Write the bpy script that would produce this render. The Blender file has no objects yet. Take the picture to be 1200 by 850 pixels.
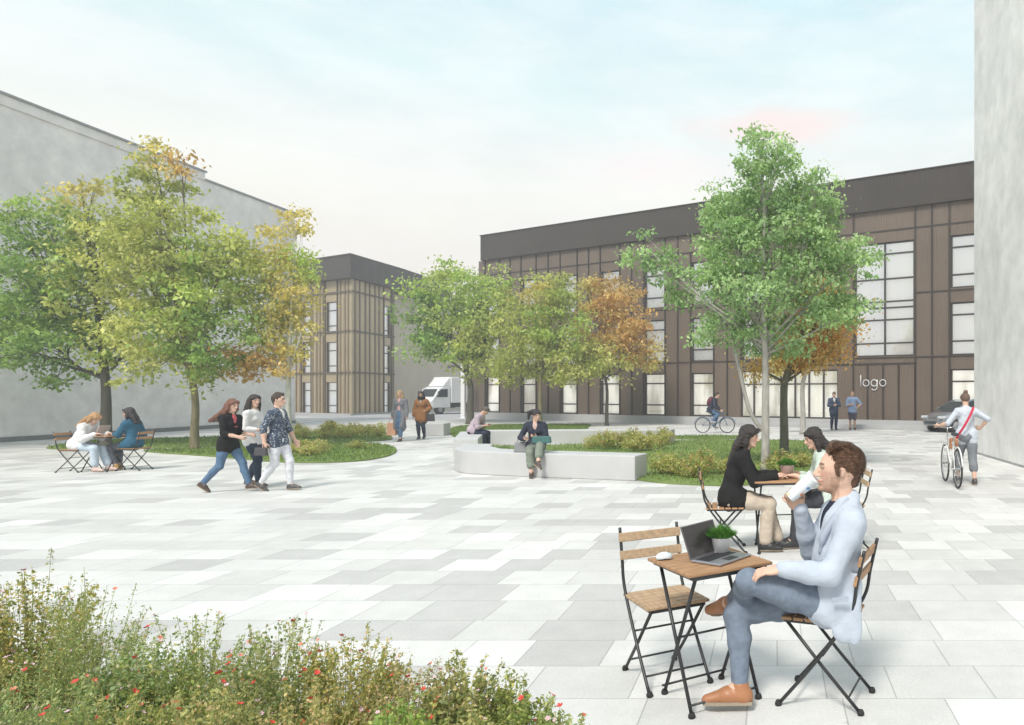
import bpy, math, random
import numpy as np
from mathutils import Vector, Matrix
random.seed(7)
SC = bpy.context.scene
COL = SC.collection
R = math.radians
F, CX, HY, H = 850.0, 905.0, 460.0, 1.62      # focal length and principal point in photo pixels, eye height

def at(x, y, Y):
    return Vector(((x-CX)/F*Y, Y, H-(y-HY)/F*Y))
def gnd(x, y):
    Y = F*H/(y-HY)
    return Vector(((x-CX)/F*Y, Y, 0))

# ------------------------------------------------------------------ materials
MATS = {}
def nodes(name):
    m = bpy.data.materials.new(name); m.use_nodes = True
    nt = m.node_tree
    return m, nt, nt.nodes['Principled BSDF'], nt.nodes['Material Output']
def N(nt, t, **kw):
    n = nt.nodes.new(t)
    for k, v in kw.items():
        if k in n.inputs and not hasattr(n, k): n.inputs[k].default_value = v
        else: setattr(n, k, v)
    return n
def L(nt, a, b): nt.links.new(a, b)
def math_n(nt, op, a, b=None):
    n = nt.nodes.new('ShaderNodeMath'); n.operation = op
    for i, v in enumerate((a, b)):
        if v is None: continue
        if isinstance(v, (int, float)): n.inputs[i].default_value = v
        else: nt.links.new(v, n.inputs[i])
    return n.outputs[0]
def c4(c): return (c[0], c[1], c[2], 1)
def mat(name, col, rough=.6, metal=0, var=.12, scale=8, bump=0, bscale=60, spec=.5, attr=None, coat=0, stretch=(1,1,1), detail=5):
    """principled colour broken up by noise; optional bump; attr = use that colour attribute"""
    if name in MATS: return MATS[name]
    m, nt, p, out = nodes(name)
    tc = N(nt, 'ShaderNodeTexCoord')
    mp = N(nt, 'ShaderNodeMapping'); mp.inputs['Scale'].default_value = stretch
    L(nt, tc.outputs['Object'], mp.inputs[0])
    nz = N(nt, 'ShaderNodeTexNoise'); nz.inputs['Scale'].default_value = scale; nz.inputs['Detail'].default_value = detail
    L(nt, mp.outputs[0], nz.inputs['Vector'])
    mr = N(nt, 'ShaderNodeMapRange'); mr.inputs[1].default_value = .25; mr.inputs[2].default_value = .75
    mr.inputs[3].default_value = 1-var; mr.inputs[4].default_value = 1+var
    L(nt, nz.outputs[0], mr.inputs[0])
    mx = N(nt, 'ShaderNodeVectorMath', operation='MULTIPLY')
    if attr:
        a = N(nt, 'ShaderNodeAttribute', attribute_name=attr); L(nt, a.outputs['Color'], mx.inputs[0])
    else: mx.inputs[0].default_value = col
    L(nt, mr.outputs[0], mx.inputs[1])
    L(nt, mx.outputs[0], p.inputs['Base Color'])
    p.inputs['Roughness'].default_value = rough; p.inputs['Metallic'].default_value = metal
    p.inputs['Specular IOR Level'].default_value = spec; p.inputs['Coat Weight'].default_value = coat
    if bump:
        n2 = N(nt, 'ShaderNodeTexNoise'); n2.inputs['Scale'].default_value = bscale; n2.inputs['Detail'].default_value = 4
        L(nt, mp.outputs[0], n2.inputs['Vector'])
        b = N(nt, 'ShaderNodeBump'); b.inputs['Strength'].default_value = bump; b.inputs['Distance'].default_value = .02
        L(nt, n2.outputs[0], b.inputs['Height']); L(nt, b.outputs[0], p.inputs['Normal'])
    MATS[name] = m
    return m
def leafmat(name='leaf', trans=.42):
    if name in MATS: return MATS[name]
    m, nt, p, out = nodes(name)
    a = N(nt, 'ShaderNodeAttribute', attribute_name='Col')
    L(nt, a.outputs['Color'], p.inputs['Base Color'])
    p.inputs['Roughness'].default_value = .55; p.inputs['Specular IOR Level'].default_value = .35
    t = N(nt, 'ShaderNodeBsdfTranslucent')
    g = N(nt, 'ShaderNodeVectorMath', operation='MULTIPLY'); g.inputs[1].default_value = (1.25, 1.3, .7)
    L(nt, a.outputs['Color'], g.inputs[0]); L(nt, g.outputs[0], t.inputs[0])
    mx = N(nt, 'ShaderNodeMixShader'); mx.inputs[0].default_value = trans
    L(nt, p.outputs[0], mx.inputs[1]); L(nt, t.outputs[0], mx.inputs[2]); L(nt, mx.outputs[0], out.inputs[0])
    MATS[name] = m
    return m
def glassmat():
    if 'glass' in MATS: return MATS['glass']
    m, nt, p, out = nodes('window_glass')
    nt.nodes.remove(p)
    tr = N(nt, 'ShaderNodeBsdfTransparent'); tr.inputs[0].default_value = (.97, .98, .98, 1)
    gl = N(nt, 'ShaderNodeBsdfGlossy'); gl.inputs['Roughness'].default_value = .03; gl.inputs[0].default_value = (.9, .92, .95, 1)
    nz = N(nt, 'ShaderNodeTexNoise'); nz.inputs['Scale'].default_value = 1.1
    tc = N(nt, 'ShaderNodeTexCoord'); L(nt, tc.outputs['Object'], nz.inputs['Vector'])
    b = N(nt, 'ShaderNodeBump'); b.inputs['Strength'].default_value = .05; L(nt, nz.outputs[0], b.inputs['Height']); L(nt, b.outputs[0], gl.inputs['Normal'])
    fr = N(nt, 'ShaderNodeFresnel'); fr.inputs[0].default_value = 1.6
    f2 = math_n(nt, 'ADD', fr.outputs[0], .20)
    mx = N(nt, 'ShaderNodeMixShader'); L(nt, f2, mx.inputs[0]); L(nt, tr.outputs[0], mx.inputs[1]); L(nt, gl.outputs[0], mx.inputs[2])
    L(nt, mx.outputs[0], out.inputs[0])
    MATS['glass'] = m
    return m

def paving_mat():
    m, nt, p, out = nodes('paving')
    geo = N(nt, 'ShaderNodeNewGeometry'); sp = N(nt, 'ShaderNodeSeparateXYZ'); L(nt, geo.outputs['Position'], sp.inputs[0])
    def vor(w, rnd, feat):
        v = N(nt, 'ShaderNodeTexVoronoi', voronoi_dimensions='1D', feature=feat)
        v.inputs['Scale'].default_value = 1; v.inputs['Randomness'].default_value = rnd; L(nt, w, v.inputs['W']); return v
    wy = math_n(nt, 'DIVIDE', math_n(nt, 'ADD', sp.outputs[1], .11), .455)
    r1 = vor(wy, .3, 'F1'); r2 = vor(wy, .3, 'DISTANCE_TO_EDGE')
    sc = N(nt, 'ShaderNodeSeparateColor'); L(nt, r1.outputs['Color'], sc.inputs[0])
    wx = math_n(nt, 'ADD', math_n(nt, 'DIVIDE', sp.outputs[0], .52), math_n(nt, 'MULTIPLY', sc.outputs[0], 913.7))
    t1 = vor(wx, .85, 'F1'); t2 = vor(wx, .85, 'DISTANCE_TO_EDGE')
    s2 = N(nt, 'ShaderNodeSeparateColor'); L(nt, t1.outputs['Color'], s2.inputs[0])
    cr = N(nt, 'ShaderNodeValToRGB'); cr.color_ramp.interpolation = 'CONSTANT'
    e = cr.color_ramp.elements
    e[0].position = 0; e[0].color = (.49, .48, .465, 1)
    e[1].position = .19; e[1].color = (.58, .57, .55, 1)
    x = e.new(.5); x.color = (.63, .62, .60, 1)
    x = e.new(.78); x.color = (.675, .665, .645, 1)
    L(nt, s2.outputs[0], cr.inputs[0])
    # stone grain, broad stains, faint tyre-like streaks
    g1 = N(nt, 'ShaderNodeTexNoise'); g1.inputs['Scale'].default_value = 55; g1.inputs['Detail'].default_value = 6
    g2 = N(nt, 'ShaderNodeTexNoise'); g2.inputs['Scale'].default_value = .45; g2.inputs['Detail'].default_value = 7; g2.inputs['Roughness'].default_value = .62
    g3 = N(nt, 'ShaderNodeTexNoise'); g3.inputs['Scale'].default_value = 5; g3.inputs['Detail'].default_value = 6
    for g in (g1, g2, g3): L(nt, geo.outputs['Position'], g.inputs['Vector'])
    def mr(s, a, b, lo=.3, hi=.7):
        n = N(nt, 'ShaderNodeMapRange'); n.inputs[1].default_value = lo; n.inputs[2].default_value = hi; n.inputs[3].default_value = a; n.inputs[4].default_value = b
        L(nt, s, n.inputs[0]); return n.outputs[0]
    k = math_n(nt, 'MULTIPLY', math_n(nt, 'MULTIPLY', mr(g1.outputs[0], .93, 1.06), mr(g2.outputs[0], .88, 1.07)), mr(g3.outputs[0], .95, 1.04))
    jr = mr(math_n(nt, 'MULTIPLY', r2.outputs['Distance'], .455), .62, 1, .0015, .0055)
    jt = mr(math_n(nt, 'MULTIPLY', t2.outputs['Distance'], .52), .62, 1, .0015, .0055)
    j = math_n(nt, 'MINIMUM', jr, jt)
    k = math_n(nt, 'MULTIPLY', k, j)
    sv = N(nt, 'ShaderNodeTexVoronoi'); sv.inputs['Scale'].default_value = 3.1; L(nt, geo.outputs['Position'], sv.inputs['Vector'])
    k = math_n(nt, 'MULTIPLY', k, mr(math_n(nt, 'ADD', sv.outputs['Distance'], math_n(nt, 'MULTIPLY', g1.outputs[0], .05)), .80, 1, .045, .075))
    mx = N(nt, 'ShaderNodeVectorMath', operation='SCALE'); L(nt, cr.outputs[0], mx.inputs[0]); L(nt, k, mx.inputs['Scale'])
    L(nt, mx.outputs[0], p.inputs['Base Color'])
    p.inputs['Roughness'].default_value = .62
    b = N(nt, 'ShaderNodeBump'); b.inputs['Strength'].default_value = .25; b.inputs['Distance'].default_value = .004
    L(nt, math_n(nt, 'ADD', j, math_n(nt, 'MULTIPLY', g1.outputs[0], .5)), b.inputs['Height']); L(nt, b.outputs[0], p.inputs['Normal'])
    return m

def concrete_mat(name, col, var=.10, streak=True):
    if name in MATS: return MATS[name]
    m, nt, p, out = nodes(name)
    geo = N(nt, 'ShaderNodeNewGeometry')
    mp = N(nt, 'ShaderNodeMapping'); mp.inputs['Scale'].default_value = (1.6, 1.6, .35 if streak else 1.6); L(nt, geo.outputs['Position'], mp.inputs[0])
    a = N(nt, 'ShaderNodeTexNoise'); a.inputs['Scale'].default_value = 1.2; a.inputs['Detail'].default_value = 9; a.inputs['Roughness'].default_value = .62; L(nt, mp.outputs[0], a.inputs['Vector'])
    b = N(nt, 'ShaderNodeTexNoise'); b.inputs['Scale'].default_value = .28; b.inputs['Detail'].default_value = 5; L(nt, geo.outputs['Position'], b.inputs['Vector'])
    c = N(nt, 'ShaderNodeTexVoronoi', feature='F1'); c.inputs['Scale'].default_value = 2.2; L(nt, mp.outputs[0], c.inputs['Vector'])
    def mr(s, lo, hi, x, y):
        n = N(nt, 'ShaderNodeMapRange'); n.inputs[1].default_value = lo; n.inputs[2].default_value = hi; n.inputs[3].default_value = x; n.inputs[4].default_value = y
        L(nt, s, n.inputs[0]); return n.outputs[0]
    k = math_n(nt, 'MULTIPLY', mr(a.outputs[0], .3, .7, 1-var, 1+var*.7), mr(b.outputs[0], .3, .7, 1-var*.6, 1+var*.5))
    k = math_n(nt, 'MULTIPLY', k, mr(c.outputs[0], .0, .12, .93, 1))
    mx = N(nt, 'ShaderNodeVectorMath', operation='SCALE'); mx.inputs[0].default_value = col; L(nt, k, mx.inputs['Scale'])
    L(nt, mx.outputs[0], p.inputs['Base Color']); p.inputs['Roughness'].default_value = .8; p.inputs['Specular IOR Level'].default_value = .3
    bp = N(nt, 'ShaderNodeBump'); bp.inputs['Strength'].default_value = .3; bp.inputs['Distance'].default_value = .01; L(nt, a.outputs[0], bp.inputs['Height']); L(nt, bp.outputs[0], p.inputs['Normal'])
    MATS[name] = m
    return m

def cup_mat():
    m, nt, p, out = nodes('printed_cup')
    tc = N(nt, 'ShaderNodeTexCoord')
    v = N(nt, 'ShaderNodeTexVoronoi'); v.inputs['Scale'].default_value = 24; L(nt, tc.outputs['Object'], v.inputs['Vector'])
    cr = N(nt, 'ShaderNodeValToRGB'); cr.color_ramp.interpolation = 'CONSTANT'
    e = cr.color_ramp.elements
    e[0].position = 0; e[0].color = (.75, .55, .08, 1); e[1].position = .3; e[1].color = (.12, .35, .7, 1)
    x = e.new(.5); x.color = (.75, .25, .08, 1)
    x = e.new(.7); x.color = (.3, .6, .7, 1)
    sc = N(nt, 'ShaderNodeSeparateColor'); L(nt, v.outputs['Color'], sc.inputs[0]); L(nt, sc.outputs[0], cr.inputs[0])
    lt = math_n(nt, 'MULTIPLY', math_n(nt, 'LESS_THAN', v.outputs['Distance'], .30), math_n(nt, 'GREATER_THAN', sc.outputs[1], .45))
    mx = N(nt, 'ShaderNodeMix', data_type='RGBA'); L(nt, lt, mx.inputs[0]); mx.inputs[6].default_value = (.78, .82, .84, 1); L(nt, cr.outputs[0], mx.inputs[7])
    L(nt, mx.outputs[2], p.inputs['Base Color']); p.inputs['Roughness'].default_value = .35
    return m

# ------------------------------------------------------------------ objects
def tag(o, label=None, cat=None, group=None, kind=None):
    if label: o['label'] = label
    if cat: o['category'] = cat
    if group: o['group'] = group
    if kind: o['kind'] = kind
    return o
def empty(name, loc, rz=0, label=None, cat=None, group=None):
    o = bpy.data.objects.new(name, None); COL.objects.link(o)
    o.location = loc; o.rotation_euler = (0, 0, rz); o.empty_display_size = .2
    return tag(o, label, cat, group)
def mesh_obj(name, V, Fc, m, parent=None, smooth=False, col=None, loc=None):
    me = bpy.data.meshes.new(name)
    V = np.asarray(V, dtype=np.float32)
    if isinstance(Fc, np.ndarray):
        n, k = Fc.shape
        me.vertices.add(len(V)); me.vertices.foreach_set('co', V.ravel())
        me.loops.add(n*k); me.loops.foreach_set('vertex_index', Fc.astype(np.int32).ravel())
        me.polygons.add(n); me.polygons.foreach_set('loop_start', np.arange(0, n*k, k, dtype=np.int32))
        me.polygons.foreach_set('loop_total', np.full(n, k, dtype=np.int32))
        me.update(calc_edges=True); me.validate()
    else:
        me.from_pydata([tuple(v) for v in V], [], Fc); me.update()
    if smooth: me.polygons.foreach_set('use_smooth', [True]*len(me.polygons))
    if col is not None:
        a = me.color_attributes.new('Col', 'FLOAT_COLOR', 'POINT')
        c = np.ones((len(V), 4), dtype=np.float32); c[:, :3] = col; a.data.foreach_set('color', c.ravel())
    me.materials.append(m)
    o = bpy.data.objects.new(name, me); COL.objects.link(o)
    if parent: o.parent = parent
    if loc is not None: o.location = loc
    return o
def copy_tree(o, parent=None):
    c = o.copy(); COL.objects.link(c)
    if parent: c.parent = parent
    for ch in [x for x in bpy.data.objects if x.parent == o]: copy_tree(ch, c)
    return c

class MB:
    def __init__(s, M=None): s.v = []; s.f = []; s.M = M or Matrix.Identity(4)
    def add(s, vs, fs):
        n = len(s.v); s.v += [s.M @ Vector(v) for v in vs]; s.f += [[i+n for i in f] for f in fs]; return s
    def quad(s, *p): return s.add(p, [list(range(len(p)))])
    def box(s, a, b, rot=None, c=None):
        """axis box between corners a and b, optionally rotated by matrix rot about c"""
        (x0, y0, z0), (x1, y1, z1) = a, b
        vs = [Vector(p) for p in ((x0,y0,z0),(x1,y0,z0),(x1,y1,z0),(x0,y1,z0),(x0,y0,z1),(x1,y0,z1),(x1,y1,z1),(x0,y1,z1))]
        if rot is not None:
            c = Vector(c) if c is not None else (Vector(a)+Vector(b))/2
            vs = [rot @ (v-c) + c for v in vs]
        return s.add(vs, [[0,3,2,1],[4,5,6,7],[0,1,5,4],[1,2,6,5],[2,3,7,6],[3,0,4,7]])
    def bevbox(s, a, b, e, rot=None, c=None):
        """box with its long edges chamfered by e: stacked rings"""
        (x0, y0, z0), (x1, y1, z1) = a, b
        rings = []
        for z, i in ((z0, e), (z0+e, 0), (z1-e, 0), (z1, e)):
            rings.append([(x0+i+(e if not i else 0)*0, y0+i, z), (x1-i, y0+i, z), (x1-i, y1-i, z), (x0+i, y1-i, z)])
        vs = [Vector(p) for r in rings for p in r]
        if rot is not None:
            c = Vector(c) if c is not None else (Vector(a)+Vector(b))/2
            vs = [rot @ (v-c) + c for v in vs]
        fs = [[3,2,1,0], [12,13,14,15]]
        for k in range(3):
            for i in range(4):
                j = (i+1) % 4; fs.append([k*4+i, k*4+j, k*4+4+j, k*4+4+i])
        return s.add(vs, fs)
    def prism(s, poly, z0, z1):
        n = len(poly)
        vs = [(p[0], p[1], z0) for p in poly] + [(p[0], p[1], z1) for p in poly]
        return s.add(vs, [list(range(n))[::-1], list(range(n, 2*n))] + [[i, (i+1) % n, n+(i+1) % n, n+i] for i in range(n)])
    def slab(s, pts, ax, t):
        """polygon of 3D points pushed along vector ax*t"""
        n = len(pts); d = Vector(ax)*t
        vs = [Vector(p) for p in pts] + [Vector(p)+d for p in pts]
        return s.add(vs, [list(range(n))[::-1], list(range(n, 2*n))] + [[i, (i+1) % n, n+(i+1) % n, n+i] for i in range(n)])
    def tube(s, path, r, seg=8, closed=False, cap=True):
        P = [Vector(p) for p in path]; n = len(P)
        rs = r if isinstance(r, (list, tuple)) else [r]*n
        base = len(s.v); vs = []; prev = None
        for i, p in enumerate(P):
            if closed: t = P[(i+1) % n]-P[i-1]
            else: t = P[min(i+1, n-1)]-P[max(i-1, 0)]
            t.normalize()
            if prev is None:
                up = Vector((0, 0, 1)) if abs(t.z) < .9 else Vector((1, 0, 0))
                a = t.cross(up).normalized()
            else:
                a = (prev - t*prev.dot(t))
                a = a.normalized() if a.length > 1e-6 else t.orthogonal().normalized()
            prev = a; b = t.cross(a)
            for k in range(seg):
                w = 2*math.pi*k/seg; vs.append(p + (a*math.cos(w)+b*math.sin(w))*rs[i])
        fs = []
        m = n if closed else n-1
        for i in range(m):
            j = (i+1) % n
            for k in range(seg):
                l = (k+1) % seg; fs.append([i*seg+k, i*seg+l, j*seg+l, j*seg+k])
        if cap and not closed: fs += [list(range(seg))[::-1], [(n-1)*seg+k for k in range(seg)]]
        return s.add(vs, fs)
    def cyl(s, a, b, r0, r1=None, seg=16): return s.tube([a, b], [r0, r0 if r1 is None else r1], seg)
    def lathe(s, prof, c=(0,0,0), axis=(0,0,1), seg=24):
        q = Vector((0, 0, 1)).rotation_difference(Vector(axis)); c = Vector(c)
        vs = []; fs = []; n = len(prof)
        for (r, z) in prof:
            for k in range(seg):
                w = 2*math.pi*k/seg; vs.append(q @ Vector((r*math.cos(w), r*math.sin(w), z)) + c)
        for i in range(n-1):
            for k in range(seg):
                l = (k+1) % seg; fs.append([i*seg+k, i*seg+l, (i+1)*seg+l, (i+1)*seg+k])
        return s.add(vs, fs)
    def torus(s, c, axis, Rr, r, seg=32, sub=8):
        q = Vector((0, 0, 1)).rotation_difference(Vector(axis)); c = Vector(c)
        return s.tube([q @ Vector((Rr*math.cos(2*math.pi*i/seg), Rr*math.sin(2*math.pi*i/seg), 0)) + c for i in range(seg)], r, sub, closed=True)
    def build(s, name, m, parent=None, smooth=False, bevel=0, loc=None):
        o = mesh_obj(name, s.v, s.f, m, parent, loc=loc)
        if smooth:
            for p in o.data.polygons: p.use_smooth = len(p.vertices) == 4
        if bevel:
            b = o.modifiers.new('bevel', 'BEVEL'); b.width = bevel; b.segments = 2; b.limit_method = 'ANGLE'; b.angle_limit = R(40)
        return o
def spline(P, n=6, closed=False):
    """Catmull-Rom through points"""
    P = [Vector(p) for p in P]; out = []; m = len(P)
    rng = range(m) if closed else range(m-1)
    for i in rng:
        g = (lambda k: P[k % m]) if closed else (lambda k: P[max(0, min(m-1, k))])
        a, b, c, d = g(i-1), g(i), g(i+1), g(i+2)
        for k in range(n):
            t = k/n
            out.append(.5*((2*b) + (c-a)*t + (2*a-5*b+4*c-d)*t*t + (3*b-a-3*c+d)*t**3))
    if not closed: out.append(P[-1])
    return out

# ------------------------------------------------------------------ signed-distance bodies
def v3(p): return np.array([p[0], p[1], p[2]], dtype=float)
def unit(v):
    v = v3(v); n = np.linalg.norm(v); return v/n if n > 1e-9 else v
class SDF:
    def __init__(s, k=.03): s.p = []; s.k = k
    def cone(s, a, b, ra, rb, n=None, f=1, k=None, sub=False):
        s.p.append(('c', v3(a), v3(b), ra, rb, None if n is None else unit(n), f, s.k if k is None else k, sub)); return s
    def chain(s, pts, rs, **kw):
        for i in range(len(pts)-1): s.cone(pts[i], pts[i+1], rs[i], rs[i+1], **kw)
        return s
    def ell(s, c, rad, ax=None, k=None, sub=False):
        ax = np.eye(3) if ax is None else np.array([unit(x) for x in ax])
        s.p.append(('e', v3(c), np.array(rad, float), ax, s.k if k is None else k, sub)); return s
    def mesh(s, vox, noise=0, nf=14, nseed=0, bias=0):
        lo = np.full(3, 1e9); hi = -lo
        for p in s.p:
            if p[-1]: continue
            if p[0] == 'c': r = max(p[3], p[4])+p[7]*.3; pts = [p[1]-r, p[2]-r, p[1]+r, p[2]+r]
            else: r = max(p[2])+p[4]*.3; pts = [p[1]-r, p[1]+r]
            for q in pts: lo = np.minimum(lo, q); hi = np.maximum(hi, q)
        lo -= 3*vox+noise; hi += 3*vox+noise
        dim = np.ceil((hi-lo)/vox).astype(int)+1
        ax = [lo[i]+vox*np.arange(dim[i]) for i in range(3)]
        D = np.full(dim, .5)
        for p in s.p:
            sub = p[-1]
            if p[0] == 'c':
                _, a, b, ra, rb, n, f, k, _ = p
                r = max(ra, rb)+2*k+3*vox; bl = np.minimum(a, b)-r; bh = np.maximum(a, b)+r
            else:
                _, c, rad, A, k, _ = p
                r = max(rad)+2*k+3*vox; bl = c-r; bh = c+r
            i0 = np.clip(np.floor((bl-lo)/vox).astype(int), 0, dim); i1 = np.clip(np.ceil((bh-lo)/vox).astype(int)+1, 0, dim)
            if (i1 <= i0).any(): continue
            sl = tuple(slice(i0[i], i1[i]) for i in range(3))
            X, Y, Z = np.meshgrid(*[ax[i][i0[i]:i1[i]] for i in range(3)], indexing='ij')
            if p[0] == 'c':
                P = [X-a[0], Y-a[1], Z-a[2]]; ab = b-a
                if n is not None:
                    d = (P[0]*n[0]+P[1]*n[1]+P[2]*n[2])*(1/f-1)
                    P = [P[i]+d*n[i] for i in range(3)]; ab = ab+n*(ab@n)*(1/f-1)
                L2 = max(ab@ab, 1e-9)
                t = np.clip((P[0]*ab[0]+P[1]*ab[1]+P[2]*ab[2])/L2, 0, 1)
                d = np.sqrt((P[0]-t*ab[0])**2+(P[1]-t*ab[1])**2+(P[2]-t*ab[2])**2)-(ra+(rb-ra)*t)
                if n is not None: d *= (f if f < 1 else 1)
            else:
                P = [X-c[0], Y-c[1], Z-c[2]]
                Q = [(P[0]*A[i][0]+P[1]*A[i][1]+P[2]*A[i][2])/rad[i] for i in range(3)]
                g = np.sqrt(Q[0]**2+Q[1]**2+Q[2]**2)
                g2 = np.sqrt(sum((Q[i]/rad[i])**2 for i in range(3)))+1e-9
                d = g*(g-1)/g2
            d = d-bias if not sub else d
            E = D[sl]
            if sub:
                d = -d; h = np.clip(.5-.5*(E-d)/max(k, 1e-5), 0, 1); D[sl] = E*(1-h)+d*h+k*h*(1-h)
            else:
                h = np.clip(.5+.5*(E-d)/max(k, 1e-5), 0, 1); D[sl] = E*(1-h)+d*h-k*h*(1-h)
        if noise:
            rs = np.random.RandomState(nseed)
            X, Y, Z = np.meshgrid(*ax, indexing='ij'); w = np.zeros(dim)
            for i in range(7):
                v = rs.normal(size=3)*nf*(1+.35*i); ph = rs.rand()*6.28
                w += np.sin(X*v[0]+Y*v[1]+Z*v[2]+ph)/(1+.3*i)
            D = D+noise*w/3
        S = D < 0
        c8 = [S[i:dim[0]-1+i, j:dim[1]-1+j, k:dim[2]-1+k] for i in (0,1) for j in (0,1) for k in (0,1)]
        cnt = sum(c.astype(np.int8) for c in c8)
        act = (cnt > 0) & (cnt < 8)
        idx = -np.ones(act.shape, dtype=np.int64); I = np.argwhere(act); idx[act] = np.arange(len(I))
        acc = np.zeros((len(I), 3)); num = np.zeros(len(I))
        for axn in range(3):
            o1, o2 = [(1, 2), (0, 2), (0, 1)][axn]
            for u in (0, 1):
                for w in (0, 1):
                    off = np.zeros(3, int); off[o1] = u; off[o2] = w; o_b = off.copy(); o_b[axn] = 1
                    A = D[tuple((I+off).T)]; B = D[tuple((I+o_b).T)]
                    ch = (A < 0) != (B < 0)
                    t = np.where(ch, A/np.where(ch, A-B, 1), 0)
                    pos = np.tile(off.astype(float), (len(I), 1)); pos[:, axn] = t
                    acc += pos*ch[:, None]; num += ch
        V = lo+(I+acc/np.maximum(num, 1)[:, None])*vox
        faces = []
        for axn in range(3):
            sh = [slice(1, d-1) for d in dim]; sh[axn] = slice(0, dim[axn]-1)
            sb = list(sh); sb[axn] = slice(1, dim[axn])
            A = S[tuple(sh)]; B = S[tuple(sb)]
            E = np.argwhere(A != B)
            if not len(E): continue
            base = E.copy()
            for q in range(3):
                if q != axn: base[:, q] += 1
            o1, o2 = [(1, 2), (2, 0), (0, 1)][axn]
            e1 = np.zeros(3, int); e1[o1] = 1; e2 = np.zeros(3, int); e2[o2] = 1
            q = np.stack([idx[tuple((base-e1-e2).T)], idx[tuple((base-e2).T)], idx[tuple(base.T)], idx[tuple((base-e1).T)]], 1)
            ins = A[tuple(E.T)]
            q[~ins] = q[~ins][:, ::-1]
            faces.append(q)
        return V, np.concatenate(faces)
HAZE = .0038
# ------------------------------------------------------------------ people
SKIN = {'fair': (.62, .40, .30), 'tan': (.50, .31, .21), 'brown': (.28, .16, .10)}
def cloth(name, col, rough=.85, var=.14, scale=30, bump=.25, bscale=220):
    return mat('cloth_'+name, col, rough, var=var, scale=scale, bump=bump, bscale=bscale, spec=.2)
def ik(a, t, l1, l2, hint):
    a, t = v3(a), v3(t); d = t-a; n = np.linalg.norm(d); n2 = min(n, (l1+l2)*.995)
    u = d/n; t = a+u*n2
    x = (l1*l1-l2*l2+n2*n2)/(2*n2); h = math.sqrt(max(l1*l1-x*x, 0))
    hv = v3(hint); hv = hv-u*(hv@u); hv = unit(hv)
    return a+u*x+hv*h, t
def hand_prims(S, w, d, n, s, curl=.5, side=1, spread=.25, r=1.0):
    """palm, four unequal fingers of three bones and a thumb; n = palm normal (towards the palm side)"""
    d = unit(d); n = v3(n); n = unit(n-d*(n@d)); c = np.cross(d, n)*side      # c points to the thumb side
    S.ell(w+d*.048*s, (.050*s, .040*s, .0165*s), (d, c, n), k=.012)
    S.cone(w-d*.01*s, w+d*.03*s, .024*s, .024*s, n=n, f=.7, k=.015)
    for i, ln in enumerate((.074, .083, .077, .060)):
        o = (1.5-i)*.0195*s
        p = w+d*.085*s+c*o-n*0; dd = unit(d+c*(1.5-i)*spread*.12)
        an = 0; rr = (.0092-.0006*(i == 3))*s*r
        for j, fr in enumerate((.46, .31, .23)):
            an += curl*(.7 if j == 0 else 1.0)*(1+.08*i)
            q = p+(dd*math.cos(an)+n*math.sin(an))*ln*fr*s
            S.cone(p, q, rr, rr*.9, k=.004); p = q; rr *= .92
    p = w+d*.022*s+c*.030*s; q = p+(d*.55+c*.75+n*.35)*.036*s
    S.cone(p, q, .0145*s, .011*s, k=.01); e = q+(d*.85+c*.15+n*(.3+.5*curl))*.032*s
    S.cone(q, e, .011*s, .0095*s, k=.004)
    g = e+(d*.8-c*.1+n*(.35+.6*curl))*.022*s; S.cone(e, g, .0095*s, .008*s, k=.004)

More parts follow.
